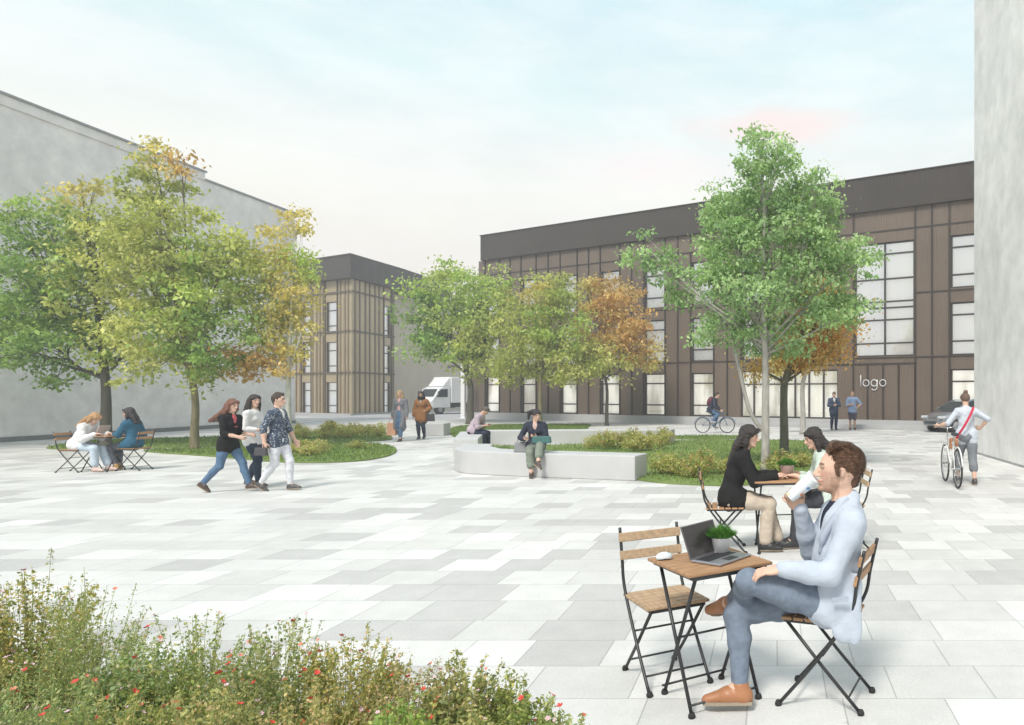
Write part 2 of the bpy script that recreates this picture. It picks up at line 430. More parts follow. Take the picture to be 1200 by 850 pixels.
def person(label, loc, rz, ht=1.70, sex='f', skin='fair', pelvis=None, lean=0., twist=0., bend=0.,
           hands=None, elbows=None, feet=None, knees=None, footdir=None, head=(0, 0), hair='short', haircol=(.05,.035,.025),
           top=None, legs=None, shoes=(.05,.045,.04), vox=.012, extra=None, curl=.55, handdir=None, palm=None, J=None, headscale=1., group=None):
    """local frame: x forward, y left, z up, standing on z = 0"""
    s = ht/1.75; fem = sex == 'f'
    root = empty('person', loc, rz, label, 'person', group)
    P = v3(pelvis if pelvis is not None else (0, 0, .93*s))
    cl, sl = math.cos(lean), math.sin(lean)
    T = np.array([sl, 0, cl]); S_ = np.array([0, 1., 0]); ct, st = math.cos(twist), math.sin(twist)
    Fw = np.array([cl*ct, st, -sl*ct]); Sd = unit(np.cross(T, Fw))
    T2 = unit(T+np.array([math.sin(bend), 0, 0]))
    mid = P+T*.26*s; Nk = mid+T2*.26*s
    Fc = unit(np.cross(Sd, T2))
    shw = (.165 if fem else .19)*s; hipw = .09*s
    sh = [Nk-T2*.065*s+Sd*shw, Nk-T2*.065*s-Sd*shw]
    hp = [P+S_*hipw, P-S_*hipw]
    yaw, pitch = head
    hf = unit(Fc*math.cos(yaw)+Sd*math.sin(yaw)); up0 = unit(T2*.5+np.array([0, 0, .7]))
    hf = unit(hf-up0*(hf@up0)); hl = np.cross(up0, hf)
    hf2 = unit(hf*math.cos(pitch)-up0*math.sin(pitch)); hu = np.cross(hf2, hl); hs = s*headscale
    HC = Nk+up0*.075*s+hf*.03*s+hu*.095*hs
    if J and 'head' in J: HC = v3(J['head'])
    ua, fa, th, sn = .285*s, .25*s, .43*s, .42*s
    if hands is None: hands = [(0.03, .25*s, .80*s), (0.03, -.25*s, .80*s)]
    if elbows is None: elbows = [(-1, .4, 0), (-1, -.4, 0)]
    if feet is None: feet = [(0, .10*s, .08*s), (0, -.10*s, .08*s)]
    if knees is None: knees = [(1, .05, 0), (1, -.05, 0)]
    EL, WR, KN, AN = [], [], [], []
    for i in range(2):
        e, w = ik(sh[i], hands[i], ua, fa, elbows[i]); EL.append(e); WR.append(w)
        k, a = ik(hp[i], feet[i], th, sn, knees[i]); KN.append(k); AN.append(a)
    if J:
        if 'sh' in J: sh = [v3(x) for x in J['sh']]
        if 'el' in J: EL = [v3(x) for x in J['el']]
        if 'wr' in J: WR = [v3(x) for x in J['wr']]
        if 'kn' in J: KN = [v3(x) for x in J['kn']]
        if 'an' in J: AN = [v3(x) for x in J['an']]
        if 'nk' in J: Nk = v3(J['nk'])
    if footdir is None: footdir = [(1, .12, 0), (1, -.12, 0)]
    footdir = [unit(x) for x in footdir]
    upf = []
    for i in range(2):
        z = KN[i]-AN[i]; z = z-footdir[i]*(z@footdir[i]); upf.append(unit(z))
    hw = 1.0 if not fem else .96

    def torso(S, g=0., waist=0.):
        S.cone(hp[0]*.8+hp[1]*.2+T*.0, hp[1]*.8+hp[0]*.2, (.112 if fem else .105)*s+g, (.112 if fem else .105)*s+g, n=Fw, f=.88, k=.05)
        S.cone(P+T*.02*s, mid-T*.04*s, .125*s*hw+g, (.108 if fem else .122)*s+g+waist, n=Fw, f=.78, k=.05)
        S.cone(mid-T*.04*s, Nk-T2*.13*s, (.108 if fem else .122)*s+g+waist, (.128 if fem else .145)*s+g, n=Fc, f=.76, k=.05)
        S.cone(sh[0]*.93+sh[1]*.07-T2*.01*s, sh[1]*.93+sh[0]*.07-T2*.01*s, .060*s+g, .060*s+g, k=.05)
        S.cone(Nk-T2*.06*s, Nk-T2*.0*s, .075*s+g*.7, .05*s+g*.5, k=.05)
        if fem:
            for q in (-1, 1): S.ell(mid+T2*.085*s+Sd*q*.065*s+Fc*.066*s, (.056*s+g, .052*s+g, .054*s+g), (Sd, T2, Fc), k=.04)
    def arm(S, i, g=0., to=1., k=.03):
        S.cone(sh[i], EL[i], (.047 if fem else .054)*s+g, (.037 if fem else .041)*s+g, k=k)
        if to > .5:
            q = EL[i]+(WR[i]-EL[i])*min(1, (to-.5)*2)
            S.cone(EL[i], EL[i]+(q-EL[i])*.4, (.037 if fem else .041)*s+g, (.038 if fem else .042)*s+g, k=k*.6)
            S.cone(EL[i]+(q-EL[i])*.4, q, (.038 if fem else .042)*s+g, (.026+.008*(1-min(1, to)))*s+g, k=k*.6)
    def leg(S, i, g=0., to=1., flare=0.):
        m1 = hp[i]*.5+KN[i]*.5
        S.cone(hp[i], m1, .088*s+g, .075*s+g, k=.03); S.cone(m1, KN[i], .075*s+g, .056*s+g, k=.03)
        if to > .5:
            f = min(1, (to-.5)*2); q = KN[i]+(AN[i]-KN[i])*f; c = KN[i]+(AN[i]-KN[i])*min(f, .35)-footdir[i]*.012*s
            S.cone(KN[i], c, .056*s+g, .054*s+g, k=.02); S.cone(c, q, .054*s+g, (.036 if f > .9 else .045)*s+g+flare, k=.02)
    def headp(S, g=0.):
        S.cone(Nk-T2*.05*s, HC-hu*.07*hs-hf2*.015*hs, .058*s, .050*hs, k=.02)
        S.ell(HC+hu*.022*hs-hf2*.008*hs, (.094*hs, .075*hs, .090*hs), (hf2, hl, hu), k=.02)
        S.cone(HC-hu*.01*hs+hf2*.035*hs, HC-hu*.078*hs+hf2*.048*hs, .060*hs, .033*hs, n=hl, f=.95, k=.03)   # face to chin
        S.cone(HC-hu*.05*hs-hf2*.01*hs+hl*.03*hs, HC-hu*.078*hs+hf2*.045*hs, .032*hs, .026*hs, k=.02)
        S.cone(HC-hu*.05*hs-hf2*.01*hs-hl*.03*hs, HC-hu*.078*hs+hf2*.045*hs, .032*hs, .026*hs, k=.02)
        for q in (-1, 1):
            S.ell(HC+hf2*.090*hs+hl*q*.031*hs+hu*.004*hs, (.014*hs, .019*hs, .013*hs), (hf2, hl, hu), k=.010, sub=True)
            S.ell(HC+hf2*.077*hs+hl*q*.031*hs+hu*.003*hs, (.0115*hs,)*3, k=.002)
            S.ell(HC-hf2*.005*hs+hl*q*.076*hs-hu*.005*hs, (.015*hs, .009*hs, .026*hs), (hf2, hl, hu), k=.006)
            S.cone(HC+hf2*.083*hs+hl*q*.014*hs+hu*.020*hs, HC+hf2*.074*hs+hl*q*.045*hs+hu*.020*hs, .009*hs, .008*hs, k=.010)
        S.cone(HC+hf2*.086*hs+hu*.012*hs, HC+hf2*.110*hs-hu*.028*hs, .008*hs, .0125*hs, k=.008)
        S.ell(HC+hf2*.098*hs-hu*.034*hs, (.014*hs, .017*hs, .009*hs), (hf2, hl, hu), k=.006)
        S.ell(HC+hf2*.088*hs-hu*.056*hs, (.012*hs, .024*hs, .006*hs), (hf2, hl, hu), k=.004)
        S.ell(HC+hf2*.086*hs-hu*.067*hs, (.012*hs, .021*hs, .0065*hs), (hf2, hl, hu), k=.004)
        S.ell(HC+hf2*.078*hs-hu*.094*hs, (.018*hs, .022*hs, .015*hs), (hf2, hl, hu), k=.012)

    # body: one continuous skin
    B = SDF(.03); torso(B); headp(B)
    for i in range(2):
        arm(B, i); leg(B, i)
        fd = WR[i]-EL[i] if not handdir or handdir[i] is None else v3(handdir[i])
        pn = (Sd*(-1 if i == 0 else 1)) if not palm or palm[i] is None else v3(palm[i])
        cc = curl[i] if isinstance(curl, (tuple, list)) else curl
        hand_prims(B, WR[i], fd, pn, s*(1 if not fem else .92), cc, side=(-1 if i == 0 else 1))
        B.cone(AN[i], AN[i]+footdir[i]*.12*s-upf[i]*.045*s, .038*s, .028*s, k=.02)
        B.cone(AN[i]-upf[i]*.04*s-footdir[i]*.03*s, AN[i]+footdir[i]*.15*s-upf[i]*.055*s, .03*s, .024*s, k=.02)
    V, Fa = B.mesh(vox)
    sk = np.array(SKIN[skin]) if isinstance(skin, str) else np.array(skin)
    C = np.tile(sk, (len(V), 1))
    q = V-HC; f_, l_, u_ = q@hf2/hs, q@hl/hs, q@hu/hs
    hc = np.array(haircol)
    face = (f_ > .05) & (abs(l_) < .07) & (abs(u_) < .12)
    def paint(msk, col, a=1.): C[msk] = C[msk]*(1-a)+np.array(col)*a
    paint(face & (u_ < -.01) & (u_ > -.045) & (abs(abs(l_)-.045) < .022), (.62, .27, .22), .25)
    paint(face & ((u_+.0615)**2/.011**2+l_**2/.027**2 < 1), (.50, .22, .18), .35)
    paint(face & (abs(u_+.0615) < .0025) & (abs(l_) < .024), (.22, .08, .07), .7)
    paint(face & (abs(u_-.021-.10*(.031-abs(abs(l_)-.03))) < .0055) & (abs(abs(l_)-.031) < .020), hc*.8, .85)
    e2 = ((abs(l_)-.031)**2/.0155**2+(u_-.003)**2/.0058**2)
    paint(face & (e2 < 1.5), (.33, .19, .14), .6)  # shade around the eyes put into the skin colour
    paint(face & (e2 > .25) & (e2 < 1.5) & (u_ > .0055) & (u_ < .012), (.05, .03, .025), .85)
    paint(face & (e2 < .35), (.40, .37, .35), 1)
    paint(face & ((abs(l_)-.031)**2+(u_-.003)**2 < .0070**2), (.03, .025, .02), 1)
    if extra and extra.get('beard'):
        bd = (u_ < -.030) & (u_ > -.16) & (f_ > .0) & (f_-u_*-.2 > -.01)
        bd &= ~((u_ > -.070) & (abs(l_) < .020) & (u_ < -.052)) & ~((u_ > -.045) & (abs(l_) < .030) & (f_ > .092))
        edge = np.clip((-.040-u_)/.035, 0, 1)
        C[bd] = C[bd]*(1-.5*edge[bd][:, None])+hc*.5*edge[bd][:, None]
        jw = (u_ < -.03) & (u_ > -.16) & (f_ > -.002) & (f_ < .04) & (abs(l_) > .04)
        C[jw] = C[jw]*.72+hc*.28
    body = mesh_obj('body', V, Fa, mat('skin', (.6, .4, .3), .5, var=.05, scale=60, bump=.08, bscale=400, attr='Col', spec=.4), root, True, C)

    # trousers / shorts / skirt
    if legs:
        Q = SDF(.03); g = legs.get('g', .012)
        Q.cone(hp[0]*.8+hp[1]*.2, hp[1]*.8+hp[0]*.2, .112*s+g, .112*s+g, n=Fw, f=.9, k=.05)
        Q.cone(P, P+T*.10*s, .122*s+g, .112*s+g, n=Fw, f=.80, k=.04)
        for i in range(2): leg(Q, i, g, legs.get('to', 1.), legs.get('flare', 0))
        V, Fa = Q.mesh(vox, noise=legs.get('noise', .004), nf=24, nseed=3)
        mesh_obj(legs.get('name', 'trousers'), V, Fa, legs['mat'], root, True)
    if top:
        Q = SDF(.03); g = top.get('g', .014)
        torso(Q, g, top.get('loose', .0))
        for i in range(2):
            if top.get('to', 1.) > 0: arm(Q, i, g, top.get('to', 1.))
        cov = top.get('cover', max(.10, top.get('hem', 0)))*s        # the garment follows the thighs as far as its hem
        for i in range(2):
            dk_ = unit(KN[i]-hp[i]); Q.cone(hp[i]+T*.03, hp[i]+dk_*cov, .098*s+g, .090*s+g, k=.04)
        for pr in top.get('prims', []): Q.cone(*pr[0], **pr[1])
        hem = top.get('hem', .0)
        if hem > 0 and P[2] > .68*s:
            Q.cone(P+T*.02*s, P-np.array([0, 0, hem])-Fw*.01, .125*s+g, .135*s+g+top.get('hemflare', 0), n=Fw, f=.80, k=.04)
        Q.cone(Nk+T2*.06*s+Fc*.06*s, Nk+T2*.03*s+Fc*.12*s, .045*s, .05*s, k=.01, sub=True)
        if top.get('open'):
            a = Nk+Fc*.105*s+T2*.01*s; b = mid+T2*.03*s+Fc*(.185 if fem else .165)*s
            Q.cone(a, b, .058*s, .030*s, k=.008, sub=True)
        for pr in top.get('cuts', []): Q.cone(*pr[0], **pr[1])
        V, Fa = Q.mesh(vox, noise=top.get('noise', .005), nf=20, nseed=11)
        mesh_obj(top.get('name', 'jacket'), V, Fa, top['mat'], root, True)
        if top.get('inner'):
            Q = SDF(.03); torso(Q, .006)
            Q.cone(Nk+T2*.07*s+Fc*.05*s, Nk+T2*.04*s+Fc*.12*s, .045*s, .04*s, k=.01, sub=True)
            V, Fa = Q.mesh(vox); mesh_obj('shirt', V, Fa, top['inner'], root, True)
    if shoes is not None:
        sm = mat('leather_%d_%d_%d' % tuple(int(c*100) for c in shoes), shoes, .45, var=.1, bump=.1)
        so = mat('sole', (.30, .24, .18) if extra and extra.get('sole') else (.08, .075, .07), .8)
        for i in range(2):
            Q = SDF(.015); d, u = footdir[i], upf[i]; a = AN[i]
            Q.cone(a+u*.01*s, a-u*.03*s-d*.012*s, .044*s, .044*s, k=.02)
            Q.cone(a-d*.025*s-u*.04*s, a+d*.06*s-u*.035*s, .041*s, .044*s, k=.02)
            Q.cone(a+d*.06*s-u*.035*s, a+d*.165*s-u*.055*s, .043*s, .028*s, k=.02)
            Q.cone(a-u*.115*s-d*.2, a-u*.115*s+d*.3, .038*s, .038*s, k=.003, sub=True)
            V, Fa = Q.mesh(min(vox, .010)); o = mesh_obj('shoe', V, Fa, sm, root, True)
            side = np.cross(u, d); outl = []
            for (px, w) in ((-.065, .018), (-.06, .03), (-.02, .036), (.05, .038), (.12, .042), (.16, .034), (.185, .016)):
                outl.append((px, w))
            ring = [a-u*.078*s+d*px*s+side*w*s for px, w in outl]+[a-u*.078*s+d*px*s-side*w*s for px, w in outl[::-1]]
            mb = MB(); mb.slab([Vector(x) for x in ring], Vector(u), .016*s); mb.build('sole', so, o)
    # hair
    hm = mat('hair_%d_%d_%d' % tuple(int(c*100) for c in haircol), haircol, .5, var=.4, scale=60, bump=.6, bscale=150, stretch=(1, 1, .25))
    Q = SDF(.02)
    if hair == 'short':
        Q.ell(HC+hu*.034*hs-hf2*.018*hs, (.098*hs, .083*hs, .090*hs), (hf2, hl, hu))
        Q.cone(HC-hf2*.07*hs+hu*.0, HC-hf2*.06*hs-hu*.06*hs, .045*hs, .03*hs)
        Q.cone(HC+hf2*.058*hs+hu*.098*hs+hl*.02*hs, HC-hf2*.03*hs+hu*.112*hs, .026*hs, .03*hs)
    else:
        Q.ell(HC+hu*.030*hs-hf2*.014*hs, (.104*hs, .088*hs, .094*hs), (hf2, hl, hu))
        if hair in ('long', 'wavy', 'flow'):
            ln = .36 if hair != 'wavy' else .25
            bd = -hf2*.06-hu*ln if hair != 'flow' else -hf2*.36-hu*.36
            for q, w in ((-.05, .05), (0, .055), (.05, .05)):
                a0 = HC-hf2*.045*hs+hl*q*hs; b0 = HC-hf2*.09*hs+hl*q*1.2*hs-hu*.12*hs
                e0 = HC+(-hf2*.035+bd+hl*q*(1.3 if hair != 'wavy' else 1.7))*hs
                if hair != 'flow':                 # falls outside the back
                    e0 = e0-Fc*.05*s
                Q.chain([a0, b0, e0], [.055*hs, w*hs, (.036 if hair == 'flow' else .022)*hs])
            for q in (-1, 1):
                Q.chain([HC+hl*q*.072*hs+hu*.03*hs, HC+hl*q*.085*hs-hu*.08*hs, HC+hl*q*.085*hs-hu*(ln*.75)*hs+hf2*(.02 if hair != 'flow' else -.1)*hs], [.03*hs, .030*hs, .016*hs])
        if hair == 'tail':
            Q.chain([HC-hf2*.08*hs+hu*.07*hs-hl*.05*hs, HC-hf2*.10*hs+hu*.02*hs-hl*.11*hs, HC-hf2*.09*hs-hu*.12*hs-hl*.12*hs], [.03*hs, .042*hs, .018*hs])
        if hair == 'bun':
            Q.ell(HC-hf2*.06*hs+hu*.135*hs, (.045*hs, .045*hs, .036*hs), (hf2, hl, hu))
        Q.cone(HC+hf2*.075*hs+hu*.075*hs+hl*.03*hs, HC+hf2*.055*hs+hu*.045*hs-hl*.062*hs, .020*hs, .018*hs)
        Q.cone(HC+hf2*.075*hs+hu*.075*hs+hl*.03*hs, HC+hf2*.05*hs+hu*.045*hs+hl*.07*hs, .020*hs, .016*hs)
    Q.ell(HC+hf2*.105*hs-hu*.038*hs, (.060*hs, .062*hs, .088*hs), (hf2, hl, hu), k=.012, sub=True)
    if hair not in ('none', 'custom'):
        V, Fa = Q.mesh(min(vox, .009), noise=.006, nf=70, nseed=5)
        mesh_obj('hair', V, Fa, hm, root, True)
    root['_'] = 0; del root['_']
    return root, dict(HC=HC, hf=hf2, hl=hl, hu=hu, WR=WR, EL=EL, KN=KN, AN=AN, Nk=Nk, P=P, s=s, sh=sh, hp=hp, Fc=Fc, Sd=Sd, T2=T2, T=T, Fw=Fw, mid=mid)
# ------------------------------------------------------------------ world, sun, camera
SUN_EL, SUN_AZ = 52, 197          # azimuth clockwise from +Y (north): the sun is behind the camera to the left
w = bpy.data.worlds.new('World'); SC.world = w; w.use_nodes = True
nt = w.node_tree; bg = nt.nodes['Background']; bg.inputs[1].default_value = .10
sky = N(nt, 'ShaderNodeTexSky', sky_type='NISHITA', sun_disc=False, sun_elevation=R(SUN_EL), sun_rotation=R(SUN_AZ), altitude=50, air_density=1, dust_density=2.5, ozone_density=1)
tc = N(nt, 'ShaderNodeTexCoord'); sp = N(nt, 'ShaderNodeSeparateXYZ'); L(nt, tc.outputs['Generated'], sp.inputs[0])
cr = N(nt, 'ShaderNodeValToRGB'); e = cr.color_ramp.elements      # thin high cloud: cream low down, pale blue-green above
e[0].position = 0; e[0].color = (8.4, 7.5, 6.6, 1)
e[1].position = .50; e[1].color = (5.3, 7.1, 7.6, 1)
x = e.new(.13); x.color = (8.3, 7.6, 6.8, 1)
x = e.new(.26); x.color = (7.7, 7.75, 7.2, 1)
x = e.new(.37); x.color = (6.3, 7.5, 7.5, 1)
x = e.new(1.0); x.color = (5.5, 6.4, 7.1, 1)
L(nt, sp.outputs[2], cr.inputs[0])
mp = N(nt, 'ShaderNodeMapping'); mp.inputs['Scale'].default_value = (1, 1, 3.2); L(nt, tc.outputs['Generated'], mp.inputs[0])
nz = N(nt, 'ShaderNodeTexNoise'); nz.inputs['Scale'].default_value = 3.2; nz.inputs['Detail'].default_value = 8; nz.inputs['Roughness'].default_value = .55; nz.inputs['Distortion'].default_value = .4
L(nt, mp.outputs[0], nz.inputs['Vector'])
mr = N(nt, 'ShaderNodeMapRange'); mr.inputs[1].default_value = .42; mr.inputs[2].default_value = .72; mr.inputs[3].default_value = .86; mr.inputs[4].default_value = .98
L(nt, nz.outputs[0], mr.inputs[0])
m1 = N(nt, 'ShaderNodeMix', data_type='RGBA'); L(nt, mr.outputs[0], m1.inputs[0]); L(nt, sky.outputs[0], m1.inputs[6]); L(nt, cr.outputs[0], m1.inputs[7])
# a small bank of rosy cloud over the right-hand building
def bank(px, py, rad, amt, col, prev):
    d = Vector(((px-CX)/F, 1, (HY-py)/F)).normalized()
    sub = N(nt, 'ShaderNodeVectorMath', operation='SUBTRACT'); L(nt, tc.outputs['Generated'], sub.inputs[0]); sub.inputs[1].default_value = d
    ms = N(nt, 'ShaderNodeVectorMath', operation='MULTIPLY'); ms.inputs[1].default_value = (1, 1, 5.0); L(nt, sub.outputs[0], ms.inputs[0])
    ln = N(nt, 'ShaderNodeVectorMath', operation='LENGTH'); L(nt, ms.outputs[0], ln.inputs[0])
    n2 = N(nt, 'ShaderNodeTexNoise'); n2.inputs['Scale'].default_value = 11; n2.inputs['Detail'].default_value = 7; L(nt, mp.outputs[0], n2.inputs['Vector'])
    f = math_n(nt, 'ADD', ln.outputs['Value'], math_n(nt, 'MULTIPLY', n2.outputs[0], rad*1.3))
    r_ = N(nt, 'ShaderNodeMapRange'); r_.interpolation_type = 'SMOOTHSTEP'; r_.inputs[1].default_value = rad*1.6; r_.inputs[2].default_value = rad*.75; r_.inputs[3].default_value = 0; r_.inputs[4].default_value = amt
    L(nt, f, r_.inputs[0])
    m2 = N(nt, 'ShaderNodeMix', data_type='RGBA'); L(nt, r_.outputs[0], m2.inputs[0]); L(nt, prev, m2.inputs[6]); m2.inputs[7].default_value = (*col, 1)
    return m2.outputs[2]
n5 = N(nt, 'ShaderNodeTexNoise'); n5.inputs['Scale'].default_value = 5.5; n5.inputs['Detail'].default_value = 9; n5.inputs['Roughness'].default_value = .6; L(nt, mp.outputs[0], n5.inputs['Vector'])
r5 = N(nt, 'ShaderNodeMapRange'); r5.inputs[1].default_value = .40; r5.inputs[2].default_value = .68; r5.inputs[3].default_value = 0; r5.inputs[4].default_value = .42; L(nt, n5.outputs[0], r5.inputs[0])
m5 = N(nt, 'ShaderNodeMix', data_type='RGBA'); L(nt, r5.outputs[0], m5.inputs[0]); L(nt, m1.outputs[2], m5.inputs[6]); m5.inputs[7].default_value = (7.9, 7.9, 7.8, 1)
o_ = bank(915, 148, .17, .62, (8.2, 6.2, 6.0), m5.outputs[2])
o_ = bank(770, 200, .20, .5, (7.9, 7.0, 7.1), o_)
L(nt, o_, bg.inputs[0])
sl = bpy.data.lights.new('sun', 'SUN'); sl.energy = 2.55; sl.angle = R(14); sl.color = (1, .95, .88)
so = bpy.data.objects.new('sun', sl); COL.objects.link(so)
el, az = R(SUN_EL), R(SUN_AZ)
sd = Vector((math.sin(az)*math.cos(el), math.cos(az)*math.cos(el), math.sin(el)))
so.rotation_euler = sd.to_track_quat('Z', 'Y').to_euler(); so.location = sd*60
cd = bpy.data.cameras.new('camera'); cam = bpy.data.objects.new('camera', cd); COL.objects.link(cam)
cam.location = (0, 0, H); cam.rotation_euler = (R(90), 0, 0)
cd.sensor_width = 36; cd.lens = F/1200*36; cd.shift_x = -(CX-600)/1200; cd.shift_y = (HY-425)/1200; cd.clip_end = 2000; cd.clip_start = .05
SC.camera = cam
SC.view_settings.view_transform = 'Standard'; SC.view_settings.look = 'None'; SC.view_settings.exposure = .52; SC.view_settings.gamma = 1
SC.cycles.use_denoising = True; SC.cycles.max_bounces = 7; SC.cycles.transparent_max_bounces = 12; SC.cycles.diffuse_bounces = 4
SC.cycles.volume_bounces = 0

# ------------------------------------------------------------------ ground
m = MB(); m.quad((-600, -200, 0), (600, -200, 0), (600, 900, 0), (-600, 900, 0))
tag(m.build('plaza_paving', paving_mat()), kind='structure')
asph = concrete_mat('light_asphalt', (.40, .40, .405), .08, False)
def flat(name, pts, z, m, kind='structure', th=None):
    b = MB()
    P = [Vector((p[0], p[1], 0)) for p in pts]
    if th: b.prism(P, z-th, z)
    else: b.quad(*[(p.x, p.y, z) for p in P])
    return tag(b.build(name, m), kind=kind)
# service road across the back, in front of both facades and running off between them
flat('road', [(-47, 58), (-25.6, 45.3), (-24, 44.0), (-17.6, 41.6), (3, 32.6), (9.5, 29.0), (9.5, 33), (-17, 47), (-22, 58), (-17, 100), (-28.0, 100), (-28.5, 51), (-46, 61)], .004, asph)
grassm, gnt, gp, gout = nodes('lawn_turf')
_g = N(gnt, 'ShaderNodeNewGeometry'); _a = N(gnt, 'ShaderNodeTexNoise'); _a.inputs['Scale'].default_value = .8; _a.inputs['Detail'].default_value = 8; L(gnt, _g.outputs['Position'], _a.inputs['Vector'])
_c = N(gnt, 'ShaderNodeValToRGB'); _c.color_ramp.elements[0].position = .3; _c.color_ramp.elements[0].color = (.11, .17, .035, 1); _c.color_ramp.elements[1].position = .7; _c.color_ramp.elements[1].color = (.20, .26, .07, 1)
L(gnt, _a.outputs[0], _c.inputs[0]); L(gnt, _c.outputs[0], gp.inputs['Base Color']); gp.inputs['Roughness'].default_value = .9
LAWNS = []
def lawn(px, closed_n=5):
    P = spline([gnd(*p) for p in px], closed_n, True)
    o = flat('lawn', P, .035, grassm, th=.03); LAWNS.append([(p.x, p.y) for p in P]); return o
edge = concrete_mat('edging', (.6, .6, .59), .06, False)
lawn([(58, 524.5), (120, 516), (228, 513.5), (345, 508), (400, 503), (438, 503), (458, 512), (447, 517), (345, 520.5), (228, 524.5), (120, 527), (70, 527)])
lawn([(168, 529), (260, 525.5), (360, 522), (430, 520.5), (462, 525.5), (458, 534), (415, 541.5), (333, 542.5), (253, 536)])
lawn([(528, 503.5), (560, 499), (680, 498), (690, 500.5), (677, 505), (600, 510), (560, 517), (533, 513)])
lawn([(545, 527), (548, 521), (600, 523.6), (700, 521.0), (790, 517.5), (880, 516.5), (962, 518.5), (985, 527), (975, 545), (940, 559), (880, 569), (800, 568.5), (742, 562.5), (700, 553), (600, 545), (556, 540)])
lawn([(783, 513.4), (800, 511.6), (850, 511.4), (866, 513), (850, 515.2), (800, 515.4)])
def inside(p, poly):
    c = False; n = len(poly); j = n-1
    for i in range(n):
        if (poly[i][1] > p[1]) != (poly[j][1] > p[1]) and p[0] < (poly[j][0]-poly[i][0])*(p[1]-poly[i][1])/(poly[j][1]-poly[i][1])+poly[i][0]: c = not c
        j = i
    return c
# grass blades: one mass nobody could count
rs = np.random.RandomState(3); pts = []
for poly in LAWNS:
    xs = [p[0] for p in poly]; ys = [p[1] for p in poly]
    area = (max(xs)-min(xs))*(max(ys)-min(ys)); n = int(min(16000, area*240))
    for _ in range(n):
        p = (rs.uniform(min(xs), max(xs)), rs.uniform(min(ys), max(ys)))
        if inside(p, poly): pts.append(p)
pts = np.array(pts); n = len(pts)
b0 = np.concatenate([pts, np.full((n, 1), .034)], 1); an = rs.uniform(0, 6.28, n); hh = rs.uniform(.03, .085, n); ww = .012
d = np.stack([np.cos(an)*ww, np.sin(an)*ww, np.zeros(n)], 1); tip = b0+np.stack([rs.normal(0, .02, n), rs.normal(0, .02, n), hh], 1)
V = np.stack([b0-d, b0+d, tip], 1).reshape(-1, 3); Fq = np.arange(3*n).reshape(n, 3)
cg = np.array([.16, .235, .055])*(rs.uniform(.6, 1.5, (n, 1)))*np.array([1, 1, 1])+rs.normal(0, .012, (n, 3)); cg = np.clip(cg, .01, 1)
tag(mesh_obj('grass', V, Fq, leafmat('leaf_grass', .3), col=np.repeat(cg, 3, 0)), 'short green grass covering the lawns', 'grass', kind='stuff')

# ------------------------------------------------------------------ concrete seating walls
conc = concrete_mat('pale_concrete', (.50, .50, .50), .07, False)
concd = concrete_mat('pale_concrete_side', (.50, .50, .50), .07, False)
def wallthing(name, label, poly, z1, joints=()):
    c = Vector((sum(p[0] for p in poly)/len(poly), sum(p[1] for p in poly)/len(poly), 0))
    b = MB(); b.prism([(p[0]-c.x, p[1]-c.y) for p in poly], 0, z1)
    o = b.build(name, conc, bevel=.02, loc=c); tag(o, label, 'seating wall', 'low concrete seating walls')
    return o, c
r_ = gnd(744, 564); r2 = at(733, 566, 13.24); l_ = gnd(532, 552)
front = spline([(-6.62, 15.1, 0), (-6.1, 14.45, 0), (-4.9, 13.95, 0), (-3.6, 13.55, 0), (r_.x, r_.y, 0)], 6)
back = [(r_.x+.12, r_.y+.62), (-3.5, 14.2), (-4.8, 14.6), (-5.6, 15.0), (-6.1, 15.7), (-6.3, 16.4), (-7.0, 16.4)]
wa, wc = wallthing('seating_wall', 'long low curved pale concrete seating wall with the woman sitting on it', [(p.x, p.y) for p in front]+back, .46)
b = MB()
for t in (.965, .55, .2):
    p = front[int(t*(len(front)-1))]; q = front[int(t*(len(front)-1))-1]; dd = (p-q).normalized()
    b.box((p.x-wc.x-.008, p.y-wc.y-.004, 0), (p.x-wc.x+.008, p.y-wc.y+.03, .466))
wallthing('seating_block', 'short pale concrete block the hunched man sits on, behind the curved wall', [(-8.0, 18.2), (-7.38, 18.2), (-8.5, 21.5), (-9.25, 21.5)], .46)
p0, p1 = gnd(562, 523), gnd(786, 521)
wallthing('seating_wall', 'straight low concrete wall running behind the lawn to the yellow shrubs', [(p0.x-.2, p0.y+.05), (p1.x, p1.y), (p1.x+.05, p1.y+.6), (p0.x-.2, p0.y+.65)], .46)
p0, p1 = gnd(497, 511), gnd(520, 511)
wallthing('seating_block', 'small square concrete block beside the path near the woman in the brown jacket', [(p0.x, p0.y), (p1.x, p1.y), (p1.x-.1, p1.y+.8), (p0.x-.1, p0.y+.8)], .46)
p0, p1 = gnd(783, 519.5), gnd(812, 519.5)

